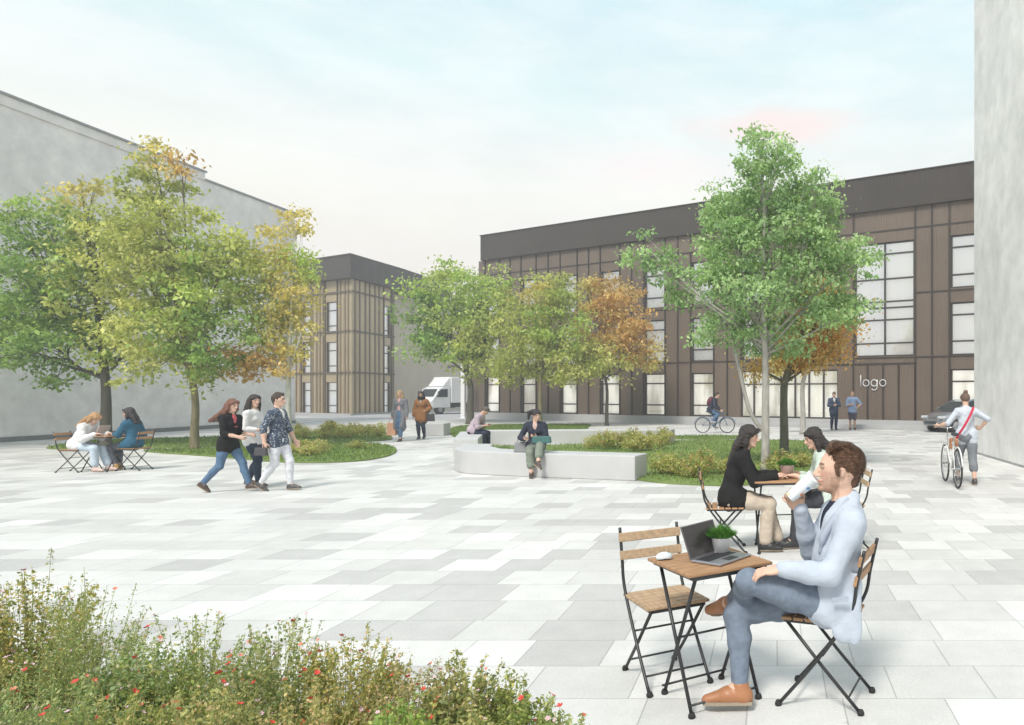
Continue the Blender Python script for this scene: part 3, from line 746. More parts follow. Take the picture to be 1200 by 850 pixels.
# ------------------------------------------------------------------ buildings
steel = mat('window_frame', (.045, .04, .038), .45, var=.1)
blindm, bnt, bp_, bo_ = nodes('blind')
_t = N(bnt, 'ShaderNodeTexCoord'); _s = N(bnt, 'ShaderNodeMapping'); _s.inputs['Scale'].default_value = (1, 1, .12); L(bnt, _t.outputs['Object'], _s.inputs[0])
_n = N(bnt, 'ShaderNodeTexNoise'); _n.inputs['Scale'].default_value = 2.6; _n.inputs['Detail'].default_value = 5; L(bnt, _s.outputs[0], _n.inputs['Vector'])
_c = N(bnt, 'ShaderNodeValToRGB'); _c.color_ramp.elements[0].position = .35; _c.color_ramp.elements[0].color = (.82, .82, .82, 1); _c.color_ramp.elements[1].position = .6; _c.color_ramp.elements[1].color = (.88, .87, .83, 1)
L(bnt, _n.outputs[0], _c.inputs[0]); L(bnt, _c.outputs[0], bp_.inputs['Base Color']); bp_.inputs['Roughness'].default_value = .8; L(bnt, _c.outputs[0], bp_.inputs['Emission Color']); bp_.inputs['Emission Strength'].default_value = .26  # weak glow added to brighten the blinds; no lamp behind them
lit, lnt, lp, lo = nodes('lit_interior')            # ground floor rooms with their lights on
_c2 = N(lnt, 'ShaderNodeTexCoord'); _s2 = N(lnt, 'ShaderNodeMapping'); _s2.inputs['Scale'].default_value = (1, 1, .25); L(lnt, _c2.outputs['Object'], _s2.inputs[0])
_n2 = N(lnt, 'ShaderNodeTexNoise'); _n2.inputs['Scale'].default_value = 1.6; _n2.inputs['Detail'].default_value = 6; L(lnt, _s2.outputs[0], _n2.inputs['Vector'])
_r2 = N(lnt, 'ShaderNodeValToRGB'); _r2.color_ramp.elements[0].position = .36; _r2.color_ramp.elements[0].color = (.50, .46, .38, 1); _r2.color_ramp.elements[1].position = .58; _r2.color_ramp.elements[1].color = (.92, .89, .80, 1)
L(lnt, _n2.outputs[0], _r2.inputs[0]); L(lnt, _r2.outputs[0], lp.inputs['Base Color']); L(lnt, _r2.outputs[0], lp.inputs['Emission Color']); lp.inputs['Emission Strength'].default_value = .5
glass = glassmat()

def frame_M(A, B):
    A = Vector((A[0], A[1], 0)); B = Vector((B[0], B[1], 0)); u = (B-A).normalized(); n = Vector((u.y, -u.x, 0))
    M = Matrix(((u.x, -n.x, 0, A.x), (u.y, -n.y, 0, A.y), (0, 0, 1, 0), (0, 0, 0, 1)))   # x along, y into the wall, z up
    return M, (B-A).length
def facade(mb, A, B, z0, z1, ops, reveal=.22):
    """front face of a wall from A to B with real openings and their reveals"""
    M, W = frame_M(A, B); o0 = mb.M; mb.M = o0 @ M
    us = sorted({0, W}|{o[0] for o in ops}|{o[1] for o in ops}); zs = sorted({z0, z1}|{o[2] for o in ops}|{o[3] for o in ops})
    for i in range(len(us)-1):
        for j in range(len(zs)-1):
            cu, cz = (us[i]+us[i+1])/2, (zs[j]+zs[j+1])/2
            if any(o[0] < cu < o[1] and o[2] < cz < o[3] for o in ops): continue
            mb.quad((us[i], 0, zs[j]), (us[i+1], 0, zs[j]), (us[i+1], 0, zs[j+1]), (us[i], 0, zs[j+1]))
    for (a, b, c, d) in ops:
        r = reveal
        mb.quad((a, 0, c), (a, 0, d), (a, r, d), (a, r, c)); mb.quad((b, 0, c), (b, r, c), (b, r, d), (b, 0, d))
        mb.quad((a, 0, c), (a, r, c), (b, r, c), (b, 0, c)); mb.quad((a, 0, d), (b, 0, d), (b, r, d), (a, r, d))
    mb.M = o0
    return M
def window(parent, M, a, b, c, d, rails=(), mulls=(), bl=None, fw=.06, dep=.10, name='window'):
    f = MB(M); y0, y1 = dep-.03, dep+.06
    f.box((a+.002, y0, c+.002), (a+fw, y1, d-.002)); f.box((b-fw, y0, c+.002), (b-.002, y1, d-.002))
    f.box((a+fw, y0, c+.002), (b-fw, y1, c+fw)); f.box((a+fw, y0, d-fw), (b-fw, y1, d-.002))
    for z in rails: f.box((a+fw, y0+.006, z-.035), (b-fw, y1-.006, z+.035))
    for u in mulls: f.box((u-.035, y0-.004, c+fw), (u+.035, y1-.002, d-fw))
    o = f.build(name, steel, parent)
    g = MB(M); g.quad((a+.02, dep+.02, c+.02), (b-.02, dep+.02, c+.02), (b-.02, dep+.02, d-.02), (a+.02, dep+.02, d-.02)); g.build('pane', glass, o)
    k = MB(M); yy = dep+.11
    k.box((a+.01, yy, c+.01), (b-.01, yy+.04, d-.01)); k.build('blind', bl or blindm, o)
    return o
def cladmat(name, col, stripe=9):
    m, nt, p, out = nodes(name)
    tc = N(nt, 'ShaderNodeTexCoord'); wv = N(nt, 'ShaderNodeTexWave', wave_type='BANDS', bands_direction='X'); wv.inputs['Scale'].default_value = stripe
    L(nt, tc.outputs['Object'], wv.inputs['Vector'])
    nz = N(nt, 'ShaderNodeTexNoise'); nz.inputs['Scale'].default_value = .6; nz.inputs['Detail'].default_value = 7; L(nt, tc.outputs['Object'], nz.inputs['Vector'])
    mr = N(nt, 'ShaderNodeMapRange'); mr.inputs[1].default_value = .3; mr.inputs[2].default_value = .7; mr.inputs[3].default_value = .9; mr.inputs[4].default_value = 1.12; L(nt, nz.outputs[0], mr.inputs[0])
    mx = N(nt, 'ShaderNodeVectorMath', operation='SCALE'); mx.inputs[0].default_value = col; L(nt, mr.outputs[0], mx.inputs['Scale']); L(nt, mx.outputs[0], p.inputs['Base Color'])
    b = N(nt, 'ShaderNodeBump'); b.inputs['Strength'].default_value = .8; b.inputs['Distance'].default_value = .02; L(nt, wv.outputs[0], b.inputs['Height']); L(nt, b.outputs[0], p.inputs['Normal'])
    p.inputs['Roughness'].default_value = .55; p.inputs['Metallic'].default_value = .0
    return m
brown = cladmat('brown_cladding', (.150, .112, .085), 4); joint = mat('cladding_joint', (.035, .026, .021), .6)
dark = cladmat('dark_roof_band', (.046, .035, .027), 5)
plin = concrete_mat('plinth_stone', (.42, .42, .42), .06, False)

# brown building ----------------------------------------------------
DX, DY = -.878, .478; PR = Vector((8.52, 30.7, 0))
def tof(px):
    k = (px-CX)/F; return (8.52-30.7*k)/(.878+.478*k)
TL = tof(561); TR = -9.0
Lp = Vector((PR.x+DX*TL, PR.y+DY*TL, 0))
bb = empty('office_building', Lp, math.atan2(-DY, -DX), 'dark brown clad office building with wide black roof band on the right', 'building')
U = lambda px: TL-tof(px)
W = TL-TR; Z0, ZC, ZT = .38, 9.80, 11.32
cols = [(569, 585), (611, 628), (657, 676), (704, 726), (755, 779), (810, 836)]
ops = []; wins = []
FL = [(.40, 2.62, (.95, 2.09)), (3.22, 5.48, (3.82, 4.95)), (6.10, 8.36, (6.67, 7.85))]
for i, (xa, xb) in enumerate(cols):
    a, b = U(xa), U(xb)
    for j, (za, zb, rl) in enumerate(FL):
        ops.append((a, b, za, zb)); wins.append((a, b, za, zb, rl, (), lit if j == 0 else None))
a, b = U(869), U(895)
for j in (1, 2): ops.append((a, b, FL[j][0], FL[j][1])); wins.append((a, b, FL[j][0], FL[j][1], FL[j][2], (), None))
a, b = U(867.5), U(981.5)
ent = (a, b, .39, 2.68); ops.append(ent)
a, b = U(1001), U(1071); ops.append((a, b, 3.24, 8.36)); wins.append((a, b, 3.24, 8.36, (3.83, 4.88, 5.42, 5.70, 6.72, 7.84), (U(1036),), None))
a = U(1113.5); b = a+1.35
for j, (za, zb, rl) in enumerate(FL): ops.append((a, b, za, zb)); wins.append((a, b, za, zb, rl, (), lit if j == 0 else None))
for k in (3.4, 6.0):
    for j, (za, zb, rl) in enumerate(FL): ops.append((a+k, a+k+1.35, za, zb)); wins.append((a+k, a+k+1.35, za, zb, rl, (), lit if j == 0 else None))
wl = MB(); M0 = facade(wl, (0, 0), (W, 0), Z0, ZC, ops)
D = 14.0
wl.quad((0, 0, Z0), (0, 0, ZC), (0, D, ZC), (0, D, Z0)); wl.quad((W, 0, Z0), (W, D, Z0), (W, D, ZC), (W, 0, ZC)); wl.quad((0, D, Z0), (0, D, ZC), (W, D, ZC), (W, D, Z0))
wl.build('wall', brown, bb)
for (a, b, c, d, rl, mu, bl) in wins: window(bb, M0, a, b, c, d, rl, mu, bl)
# glazed entrance with doors
a, b, c, d = ent
mu = [U(x) for x in (882.4, 898, 914, 930.6, 947, 964)]
window(bb, M0, a, b, c, d, (2.02,), mu, lit, name='entrance_glazing')
hd = MB(); 
for x in (912.5, 916): hd.tube([(U(x), .02, 1.0), (U(x), .02, 1.7)], .014, 6)
hd.build('door_handle', mat('brushed_steel', (.5, .5, .5), .3, metal=1), bb)
jt = MB()
zsm = [3.17, 6.0, 8.87]
def jv(u, z0, z1, w=.075):
    segs = [(z0, z1)]
    for (a, b, c, d) in ops:
        if a+.01 < u < b-.01:
            ns = []
            for (p, q) in segs:
                if d <= p or c >= q: ns.append((p, q)); continue
                if c > p: ns.append((p, c))
                if d < q: ns.append((d, q))
            segs = ns
    for p, q in segs: jt.box((u-w/2, -.045, p), (u+w/2, .0, q))
def jh(z, u0, u1, w=.07):
    segs = [(u0, u1)]
    for (a, b, c, d) in ops:
        if c+.01 < z < d-.01:
            ns = []
            for (p, q) in segs:
                if b <= p or a >= q: ns.append((p, q)); continue
                if a > p: ns.append((p, a))
                if b < q: ns.append((b, q))
            segs = ns
    for p, q in segs: jt.box((p, -.018, z-w/2), (q, .0, z+w/2))
us = []
allc = cols+[(869, 895)]
for i, (xa, xb) in enumerate(allc):
    a, b = U(xa), U(xb); us += [a-.03, b+.03]
    nxt = U(allc[i+1][0]) if i+1 < len(allc) else U(1001)
    us.append((b+nxt)/2)
us += [U(1072.5), U(1092), U(1112.5), U(1001)-.03, U(982.5), U(1113.5)+1.38]+[U(1113.5)+1.38+k for k in (1.0, 2.0, 4.6, 7.2)]
for u in us:
    jv(u, Z0 if not (ent[0]-.2 < u < U(1071)) else 3.0, ZC-.01)
for z in zsm: jh(z, .01, W-.01)
jh(2.90, U(866), U(1074), .09)
for x in (1000, 1016.6, 1034.8, 1053, 1072.5): jv(U(x), Z0, 2.84)
jt.M = Matrix.Identity(4)
jt.build('cladding_joint', joint, bb)
rb = MB(); rb.box((.35, -.16, ZC), (W+.1, D+.1, ZT)); rb.box((.30, -.20, ZT), (W+.12, D+.14, ZT+.05))
rb.build('roof', dark, bb)
pl = MB(); pl.box((-.05, -.35, 0), (W+.05, D, Z0-.004)); pl.box((U(860), -.9, 0), (U(1141)+2, -.352, .19)); pl.build('plinth', plin, bb)
lw = MB(); lw.box((-1.45, .6, 0), (-.02, D, 3.6)); lw.build('side_wing', brown, bb)
# lettering: thin round strokes
lg = MB(); zb_ = 1.90; u0 = U(1009); hx = .36; yy = -.05; rt = .019
def ring(cu, cz, r): lg.tube([(cu+r*math.cos(k*math.pi/12), yy, cz+r*math.sin(k*math.pi/12)) for k in range(24)], rt, 6, closed=True)
rr = .145
lg.tube([(u0, yy, zb_-.015), (u0, yy, zb_+.50)], rt, 6)
c1 = u0+.08+rr+.03; ring(c1, zb_+rr, rr)
c2 = c1+2*rr+.10; ring(c2, zb_+rr, rr)
lg.tube([(c2+rr, yy, zb_+2*rr)]+[(c2+rr, yy, zb_+.02)]+[(c2+(rr)*math.cos(w_), yy, zb_-.03+rr*math.sin(w_)) for w_ in [-.25-.28*k for k in range(9)]], rt, 6)
c3 = c2+2*rr+.12; ring(c3, zb_+rr, rr)
lg.M = Matrix.Identity(4)
so_ = lg.build('sign', mat('white_letters', (.75, .76, .77), .4), smooth=True)
so_.location = Lp; so_.rotation_euler = (0, 0, math.atan2(-DY, -DX)); tag(so_, 'thin pale lettering reading logo on the brown wall right of the entrance', 'sign')

# tan building ------------------------------------------------------
tanm = cladmat('tan_cladding', (.50, .40, .255), 14); tand = mat('tan_cladding_rib', (.22, .17, .11), .6, scale=2); tanj = mat('tan_joint', (.10, .075, .05), .6)
C0 = Vector((-29.58, 51, 0))
tb = empty('office_building', C0, 0, 'tan ribbed office building with dark overhanging roof, far left behind the trees', 'building')
LW = 19.0; A = (DX*LW, DY*LW); E_ = (0, 5.75); E2 = (0, 18)
wl = MB(); Z0, ZC, ZT = .12, 9.62, 11.3
def ul(px):   # distance along the left facade from A
    k = (px-CX)/F; t = (C0.x-C0.y*k)/(-DX+DY*k); return LW-t
o1 = []
for (xa, xb) in ((354, 364.5), (382, 395)):
    for (ya, yb) in ((448, 484.5), (401, 438), (354, 391)):
        a, b = ul(xa), ul(xb); Yw = C0.y+DY*(LW-(a+b)/2)
        o1.append((a, b, H-(yb-HY)*Yw/F, H-(ya-HY)*Yw/F))
for k in (3.4, 6.8):
    for q in (0, 1, 2): a, b, c, d = o1[q]; o1.append((a-k, b-k, c, d))
M1 = facade(wl, A, (0, 0), Z0, ZC, o1)
o2 = []
def ur(px): return C0.x/((px-CX)/F)-C0.y
for (ya, yb) in ((448, 484), (405, 440), (359, 396)):
    a, b = ur(450), ur(457.5); Yw = 51+(a+b)/2; o2.append((a, b, H-(yb-HY)*Yw/F, H-(ya-HY)*Yw/F))
M2 = facade(wl, (0, 0), E_, Z0, ZC, o2)
wl.quad((A[0], A[1], Z0), (A[0], A[1], ZC), (-12, 20, ZC), (-12, 20, Z0)); wl.quad((0, 5.75, Z0), (-12, 20, Z0), (-12, 20, ZC), (0, 5.75, ZC))
wl.build('wall', tanm, tb)
for o_list, MM in ((o1, M1), (o2, M2)):
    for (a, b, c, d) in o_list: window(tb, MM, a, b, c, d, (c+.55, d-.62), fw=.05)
def ribs(M, Wd, ops_, step=.36, ph=0.):
    r = MB(M); u = ph
    while u < Wd:
        if not any(o[0]-.12 < u < o[1]+.12 for o in ops_): r.box((u-.075, -.06, Z0+.01), (u+.075, -.001, ZC-.01))
        u += step*(1 if int(u*7) % 3 else 1.3)
    r.build('rib_cladding', tand, tb)
    j = MB(M)
    for z in (3.02, 5.95, 8.75): 
        if ops_: j.box((.02, -.085, z-.06), (Wd-.02, -.062, z+.06))
    for o in ops_:
        if o[2] < 1.5: j.box((o[0]-.13, -.07, Z0+.02), (o[0]-.02, -.001, ZC-.02)); j.box((o[1]+.02, -.07, Z0+.02), (o[1]+.13, -.001, ZC-.02))
    j.build('cladding_joint', tanj, tb)
ribs(M1, LW, o1, .40, .1); ribs(M2, 5.75, o2, .56, .42)
r = MB(); ov = .55
r.prism([(A[0]-.25-.2, A[1]-.5), (.25, -ov), (.65, 5.75+.1), (.65, 14), (-12, 21), (A[0]-.5, A[1]+2)], ZC, ZT-.1)
r.prism([(A[0]-.25-.2, A[1]-.56), (.27, -ov-.06), (.7, 5.75+.1), (.7, 14), (-12, 21.1), (A[0]-.5, A[1]+2)], ZT-.098, ZT)
r.build('roof', dark, tb)
p = MB(); p.prism([(A[0]-.3, A[1]-.4), (.2, -.5), (.6, 5.9), (-12, 20)], 0, Z0-.003); p.build('plinth', plin, tb)
# plain wing further back
wg = MB(); wg.box((-8, 5.9, 0), (-.35, 26, 9.4)); wg.build('side_wing', mat('plain_tan', (.52, .46, .37), .8, var=.08, scale=.8), tb)
r = MB(); r.box((-8.2, 5.92, 9.402), (-.15, 26.2, 9.7)); r.build('coping', dark, tb)

# left white building -----------------------------------------------
lwm = concrete_mat('grey_render', (.82, .785, .775), .14, False)
lb = empty('blank_wall_building', (-25, 10, 0), 0, 'long blank pale grey building behind the trees at the left edge', 'building')
b = MB(); b.prism([(0, 0), (0, 28.0), (-14, 28.0), (-14, 0)], .0, 10.95); b.build('wall', lwm, lb)
b = MB(); b.box((-14.1, -.1, 10.952), (.06, 21.9, 11.28)); b.build('parapet', lwm, lb)
b = MB(); b.box((-14.1, -.12, 11.282), (.12, 21.95, 11.36)); b.box((-14.1, 21.9, 10.952), (.05, 28.1, 11.04)); b.build('coping', mat('coping_grey', (.30, .30, .31), .7), lb)
b = MB(); b.box((.002, .0, .0), (.06, 27.98, .16)); b.build('base_course', mat('base_dark', (.2, .2, .2), .8), lb)
# right foreground wall ----------------------------------------------
rwm = concrete_mat('white_concrete', (.80, .785, .77), .15, False)
rw = empty('blank_wall_building', (5.40, 6, 0), 0, 'tall white mottled concrete wall closing the right edge', 'building')
b = MB(); b.prism([(0, 0), (6, 0), (6, 13.4), (0, 13.4)], .0, 15); b.build('wall', rwm, rw)
b = MB(); b.box((-.015, -.01, 0), (-.001, 13.41, .05)); b.build('base_joint', mat('joint_grey', (.35, .35, .35), .8), rw)  # plain grey strip along the foot of the wall
# white post at the corner of the brown building
pp = gnd(543, 490.6); b = MB(); b.box((-.12, -.12, 0), (.12, .12, 3.35)); b.box((-.17, -.17, 0), (.17, .17, .06)); 
po = empty('lamp_post', (pp.x, pp.y, 0), 0, 'slim white post at the far corner beside the parked truck', 'post')
b.build('post', mat('white_paint', (.8, .8, .8), .5), po, bevel=.01)
b = MB(); b.box((-.95, -.07, 3.2), (-.122, .07, 3.3)); b.bevbox((-1.0, -.12, 3.12), (-.6, .12, 3.2), .02); b.build('lamp_head', mat('lamp_grey', (.1, .1, .1), .5), po)

# ------------------------------------------------------------------ vegetation
def leaves(P, size, rsd, up=.5, elong=.55):
    n = len(P); nm = rsd.normal(size=(n, 3)); nm[:, 2] += up; nm /= np.linalg.norm(nm, axis=1)[:, None]
    t = np.cross(nm, rsd.normal(size=(n, 3))); t /= np.linalg.norm(t, axis=1)[:, None]; t[:, 2] -= .25
    b = np.cross(nm, t); sz = (size*rsd.uniform(.6, 1.35, n))[:, None]
    p0 = P; p2 = P+t*sz; mid = P+t*sz*.45; w = b*sz*elong*.5; fo = nm*sz*.10
    V = np.stack([p0, mid+w+fo, p2, mid-w+fo], 1).reshape(-1, 3)
    return V, np.arange(4*n).reshape(n, 4)
PAL = {'green': [(0.254, 0.394, 0.113), (0.394, 0.523, 0.160), (0.160, 0.254, 0.078)], 'olive': [(0.476, 0.511, 0.160), (0.640, 0.628, 0.242), (0.300, 0.347, 0.102)],
       'yellow': [(0.663, 0.546, 0.195), (0.546, 0.499, 0.183), (0.680, 0.570, 0.242)], 'orange': [(0.640, 0.406, 0.148), (0.570, 0.336, 0.125), (0.651, 0.499, 0.219)],
       'fresh': [(0.324, 0.476, 0.219), (0.453, 0.593, 0.312), (0.207, 0.336, 0.148)], 'rust': [(0.593, 0.265, 0.078), (0.616, 0.406, 0.125), (0.429, 0.312, 0.113)],
       'lime': [(0.429, 0.546, 0.148), (0.312, 0.441, 0.113), (0.558, 0.616, 0.207)]}
def tree(label, base, lobes, nl, size, tr, barkcol, seed, fork=.35, lean=(0, 0), depth=.85, cl=.20, nleaf_clump=52, extra_stem=None):
    rsd = np.random.RandomState(seed); Y = base.y
    root = empty('tree', base, 0, label, 'tree', 'trees around the plaza')
    L_ = []
    for (px, py, rx, ry, pal) in lobes:
        c = v3(at(px, py, Y))-v3(base); k = Y/F
        c[1] += rsd.uniform(-.35, .35)*rx*k
        L_.append((c, np.array([rx*k, max(rx*k*depth, ry*k*.7), ry*k]), pal))
    tot = sum(r[0]*r[2] for _, r, _ in L_)
    top = max(L_, key=lambda q: q[0][2]); low = min(c[2]-r[2] for c, r, _ in L_)
    wood = MB(); h0 = max(low*.9, .8)
    fk = np.array([lean[0]*.5, lean[1]*.5, h0])
    tp = [np.zeros(3), np.array([lean[0]*.1, 0, h0*.35]), fk]
    tc_ = top[0]-np.array([0, 0, top[1][2]*.2])
    for q in (.3, .6, .85): tp.append(fk+(tc_-fk)*q+rsd.normal(0, .05, 3)*np.array([1, 1, .2]))
    hh = tp[-1][2]
    wood.tube([Vector(p) for p in spline([tuple(p) for p in tp], 4)], [tr*(1.25 if i == 0 else 1)*max(.18, 1-.8*i/20) for i in range(4*(len(tp)-1)+1)], 10)
    if extra_stem: wood.tube(spline(extra_stem, 5), [tr*.42*(1-.1*i/ (5*(len(extra_stem)-1))) for i in range(5*(len(extra_stem)-1)+1)], 8)
    PP = []; CC = []
    for c, r, pal in L_:
        n = int(nl*r[0]*r[2]/tot); ncl = max(4, n//nleaf_clump)
        d = rsd.normal(size=(ncl, 3)); d /= np.linalg.norm(d, axis=1)[:, None]
        rad = rsd.uniform(.2, 1.22, ncl)**.62
        cc = c+d*rad[:, None]*r
        # limb to the lobe and twigs to clumps
        z0 = np.clip(h0+(c[2]-h0)*.25, h0*.85, hh*.9); f = (z0-h0)/max(hh-h0, .1)
        st = fk+(tp[-1]-fk)*max(0, min(1, f)); mdl = (st+c)/2+np.array([0, 0, -.08*r[2]])+rsd.normal(0, .08, 3)
        lr = max(tr*.30, .012)
        wood.tube(spline([tuple(st), tuple(mdl), tuple(c)], 4), [lr*(1-.07*i) for i in range(9)], 7)
        for q in cc[rsd.permutation(ncl)[:max(6, ncl//3)]]:
            s0 = mdl+(c-mdl)*rsd.uniform(0, 1); md = (s0+q)/2+rsd.normal(0, .06, 3)+np.array([0, 0, .04])
            wood.tube([tuple(s0), tuple(md), tuple(q)], [lr*.38, lr*.25, lr*.1], 4, cap=False)
        k = rsd.randint(0, ncl, n); sg = cl*rsd.uniform(.6, 1.3, ncl)
        p = cc[k]+rsd.normal(size=(n, 3))*sg[k][:, None]*np.array([1, 1, .5])
        pc = np.array(PAL[pal]); ci = rsd.randint(0, 3, ncl); cb = pc[ci]*rsd.uniform(.75, 1.25, (ncl, 1))
        col = cb[k]*.65+pc[rsd.randint(0, 3, n)]*.35; col *= rsd.uniform(.78, 1.25, (n, 1))
        PP.append(p); CC.append(col)
    P = np.concatenate(PP); Cc = np.concatenate(CC); ok = P[:, 2] > .3; P = P[ok]; Cc = Cc[ok]
    V, Fq = leaves(P, size, rsd)
    bk = mat('bark_%d_%d' % (int(barkcol[0]*100), int(barkcol[2]*100)), barkcol, .9, var=.35, scale=5, bump=.8, bscale=25, stretch=(3, 3, .7))
    wood.build('trunk', bk, root, smooth=True)
    mesh_obj('crown', V, Fq, leafmat(), root, False, np.repeat(np.clip(Cc, .01, .9), 4, 0))
    return root
def G(x, y): return gnd(x, y)
tree('green tree with a thick dark trunk behind the seated pair', G(124, 524), [(60, 270, 45, 42, 'green'), (35, 330, 42, 55, 'green'), (75, 350, 60, 60, 'green'), (130, 330, 50, 60, 'olive'), (25, 395, 38, 42, 'green'), (85, 410, 60, 38, 'green'), (120, 270, 32, 45, 'olive'), (150, 400, 40, 45, 'olive'), (12, 250, 22, 20, 'lime'), (95, 222, 16, 22, 'yellow')], 17000, .135, .17, (.10, .095, .075), 1)
tree('tall olive green tree with a slender trunk, tallest on the left', G(228, 527), [(185, 225, 32, 45, 'olive'), (205, 280, 52, 50, 'olive'), (175, 330, 45, 55, 'olive'), (235, 335, 50, 55, 'lime'), (270, 300, 34, 35, 'olive'), (200, 395, 60, 45, 'olive'), (255, 400, 48, 42, 'green'), (150, 280, 30, 35, 'olive'), (183, 185, 14, 18, 'yellow'), (215, 200, 12, 16, 'orange'), (235, 435, 30, 18, 'olive')], 19000, .125, .125, (.20, .17, .10), 2)
tree('yellowing autumn tree with a pale slim trunk beside the man in patterned shirt', G(338, 525), [(325, 285, 28, 30, 'yellow'), (345, 262, 14, 18, 'yellow'), (310, 330, 40, 40, 'olive'), (338, 345, 28, 34, 'yellow'), (300, 385, 38, 38, 'olive'), (335, 395, 28, 30, 'yellow'), (288, 420, 26, 24, 'orange'), (325, 428, 26, 18, 'orange'), (348, 310, 18, 24, 'lime'), (358, 370, 10, 18, 'yellow')], 9500, .115, .10, (.50, .50, .45), 3)
tree('bright green tree beside the parked truck', G(551, 497), [(520, 330, 38, 26, 'lime'), (560, 345, 38, 38, 'lime'), (500, 375, 34, 36, 'green'), (540, 395, 44, 40, 'lime'), (497, 408, 26, 22, 'green'), (570, 410, 32, 36, 'olive'), (485, 340, 16, 16, 'lime'), (592, 365, 16, 30, 'olive')], 12500, .19, .21, (.10, .095, .07), 4, cl=.33)
tree('small olive tree with a thin trunk in front of the brown facade', G(633, 501), [(650, 345, 26, 26, 'olive'), (615, 380, 36, 30, 'olive'), (655, 385, 36, 36, 'lime'), (605, 420, 36, 30, 'olive'), (650, 425, 42, 28, 'olive'), (690, 420, 20, 25, 'olive'), (632, 350, 20, 24, 'yellow')], 12500, .16, .11, (.22, .19, .11), 5, cl=.28)
tree('orange autumn tree with a thin dark trunk in front of the brown facade', G(711, 499), [(710, 350, 24, 28, 'orange'), (735, 370, 30, 30, 'orange'), (700, 390, 32, 34, 'orange'), (745, 405, 34, 28, 'orange'), (715, 425, 36, 22, 'olive'), (692, 340, 14, 20, 'yellow'), (765, 415, 12, 16, 'yellow')], 10500, .16, .10, (.12, .11, .09), 6, cl=.28)
bs = gnd(897, 553)
stem = [v3(at(a, b_, bs.y+.1))-v3(bs) for a, b_ in ((893, 505), (878, 480), (868, 440), (858, 400), (840, 365))]
tree('tall fresh green tree with several pale stems behind the seated women', bs, [(893, 185, 42, 30, 'fresh'), (900, 230, 68, 40, 'fresh'), (955, 240, 40, 36, 'fresh'), (850, 260, 45, 34, 'fresh'), (900, 290, 75, 45, 'fresh'), (965, 300, 52, 40, 'fresh'), (835, 305, 36, 26, 'fresh'), (1005, 310, 28, 26, 'fresh'), (880, 345, 62, 34, 'fresh'), (950, 355, 52, 32, 'fresh'), (850, 385, 38, 22, 'fresh'), (910, 395, 48, 24, 'fresh'), (762, 295, 26, 20, 'fresh'), (785, 325, 22, 12, 'fresh'), (990, 365, 30, 22, 'fresh'), (800, 345, 20, 14, 'fresh')], 30000, .088, .105, (.36, .34, .31), 7, cl=.13, nleaf_clump=50, extra_stem=[tuple(x) for x in stem])
tree('small rust orange tree with a dark trunk just right of the pale stems', G(919, 540), [(960, 355, 30, 30, 'rust'), (940, 385, 34, 28, 'rust'), (975, 390, 28, 30, 'rust'), (925, 412, 30, 20, 'rust'), (955, 420, 30, 20, 'orange'), (890, 432, 18, 14, 'orange')], 9500, .08, .13, (.13, .13, .10), 8, cl=.20)
tree('thin pale trunked tree with yellow orange leaves near the entrance', G(941, 509), [(945, 405, 24, 26, 'orange'), (965, 385, 22, 24, 'rust'), (925, 425, 18, 16, 'yellow'), (980, 360, 16, 24, 'olive')], 5500, .12, .13, (.38, .36, .33), 9, cl=.28)

# low shrubs in the beds
def clump_mesh(seed, h, rad, n, cols, size):
    r = np.random.RandomState(seed); ns = 34; an = r.uniform(0, 6.28, ns); sp_ = r.uniform(.1, 1, ns)*rad
    tips = np.stack([np.cos(an)*sp_, np.sin(an)*sp_, h*(1-.45*(sp_/rad)**2)*r.uniform(.7, 1.12, ns)], 1)
    k = r.randint(0, ns, n); t = r.uniform(.25, 1, n)
    P = tips[k]*np.stack([t**1.0, t, t**.8], 1)+r.normal(size=(n, 3))*np.array([.035, .035, .03])
    P[:, 2] = np.maximum(P[:, 2], .02)
    V, Fq = leaves(P, size, r, up=.3, elong=.5); c = np.array(cols)[r.randint(0, len(cols), n)]*r.uniform(.7, 1.3, (n, 1))
    return V, Fq, np.repeat(np.clip(c, .01, 1), 4, 0)
yel = [(.56, .52, .19), (.44, .47, .15), (.32, .39, .11), (.56, .43, .19), (.58, .55, .28)]
grn = [(.32, .38, .11), (.24, .31, .09), (.38, .42, .15), (.48, .26, .14)]
protos = []
for i in range(4):
    V, Fq, c = clump_mesh(50+i, .55, .42, 700, yel if i % 2 == 0 else grn+yel[:2], .062)
    o = mesh_obj('low_shrub', V, Fq, leafmat(), None, False, c); protos.append(o)
usedp = set()
def bed(poly, n, hmul, label, group, seed):
    r = random.Random(seed); xs = [p[0] for p in poly]; ys = [p[1] for p in poly]; k = 0; tries = 0
    while k < n and tries < 4000:
        tries += 1; p = (r.uniform(min(xs), max(xs)), r.uniform(min(ys), max(ys)))
        if not inside(p, poly): continue
        i = r.randrange(4); q = protos[i]
        if i in usedp: q = q.copy(); COL.objects.link(q)
        usedp.add(i)
        s = r.uniform(.7, 1.2); q.location = (p[0], p[1], .02); q.rotation_euler = (0, 0, r.uniform(0, 6.28)); q.scale = (s, s, s*hmul*r.uniform(.8, 1.2))
        tag(q, label, 'shrub', group); k += 1
def pp_(L): return [(gnd(*p).x, gnd(*p).y) for p in L]
bed(pp_([(345, 509), (455, 509), (448, 514.5), (345, 515.5)]), 26, .78, 'low yellow green shrub in the far bed left of the path', 'shrubs in the far left bed', 1)
bed(pp_([(300, 531), (400, 524), (430, 527), (400, 535), (320, 538)]), 12, .5, 'low yellow green shrub on the near left lawn', 'shrubs on the near left lawn', 2)
bed(pp_([(668, 530), (700, 523.5), (790, 521), (800, 526), (740, 532)]), 19, .78, 'low yellow flowered shrub on the lawn behind the curved wall', 'shrubs behind the curved wall', 3)
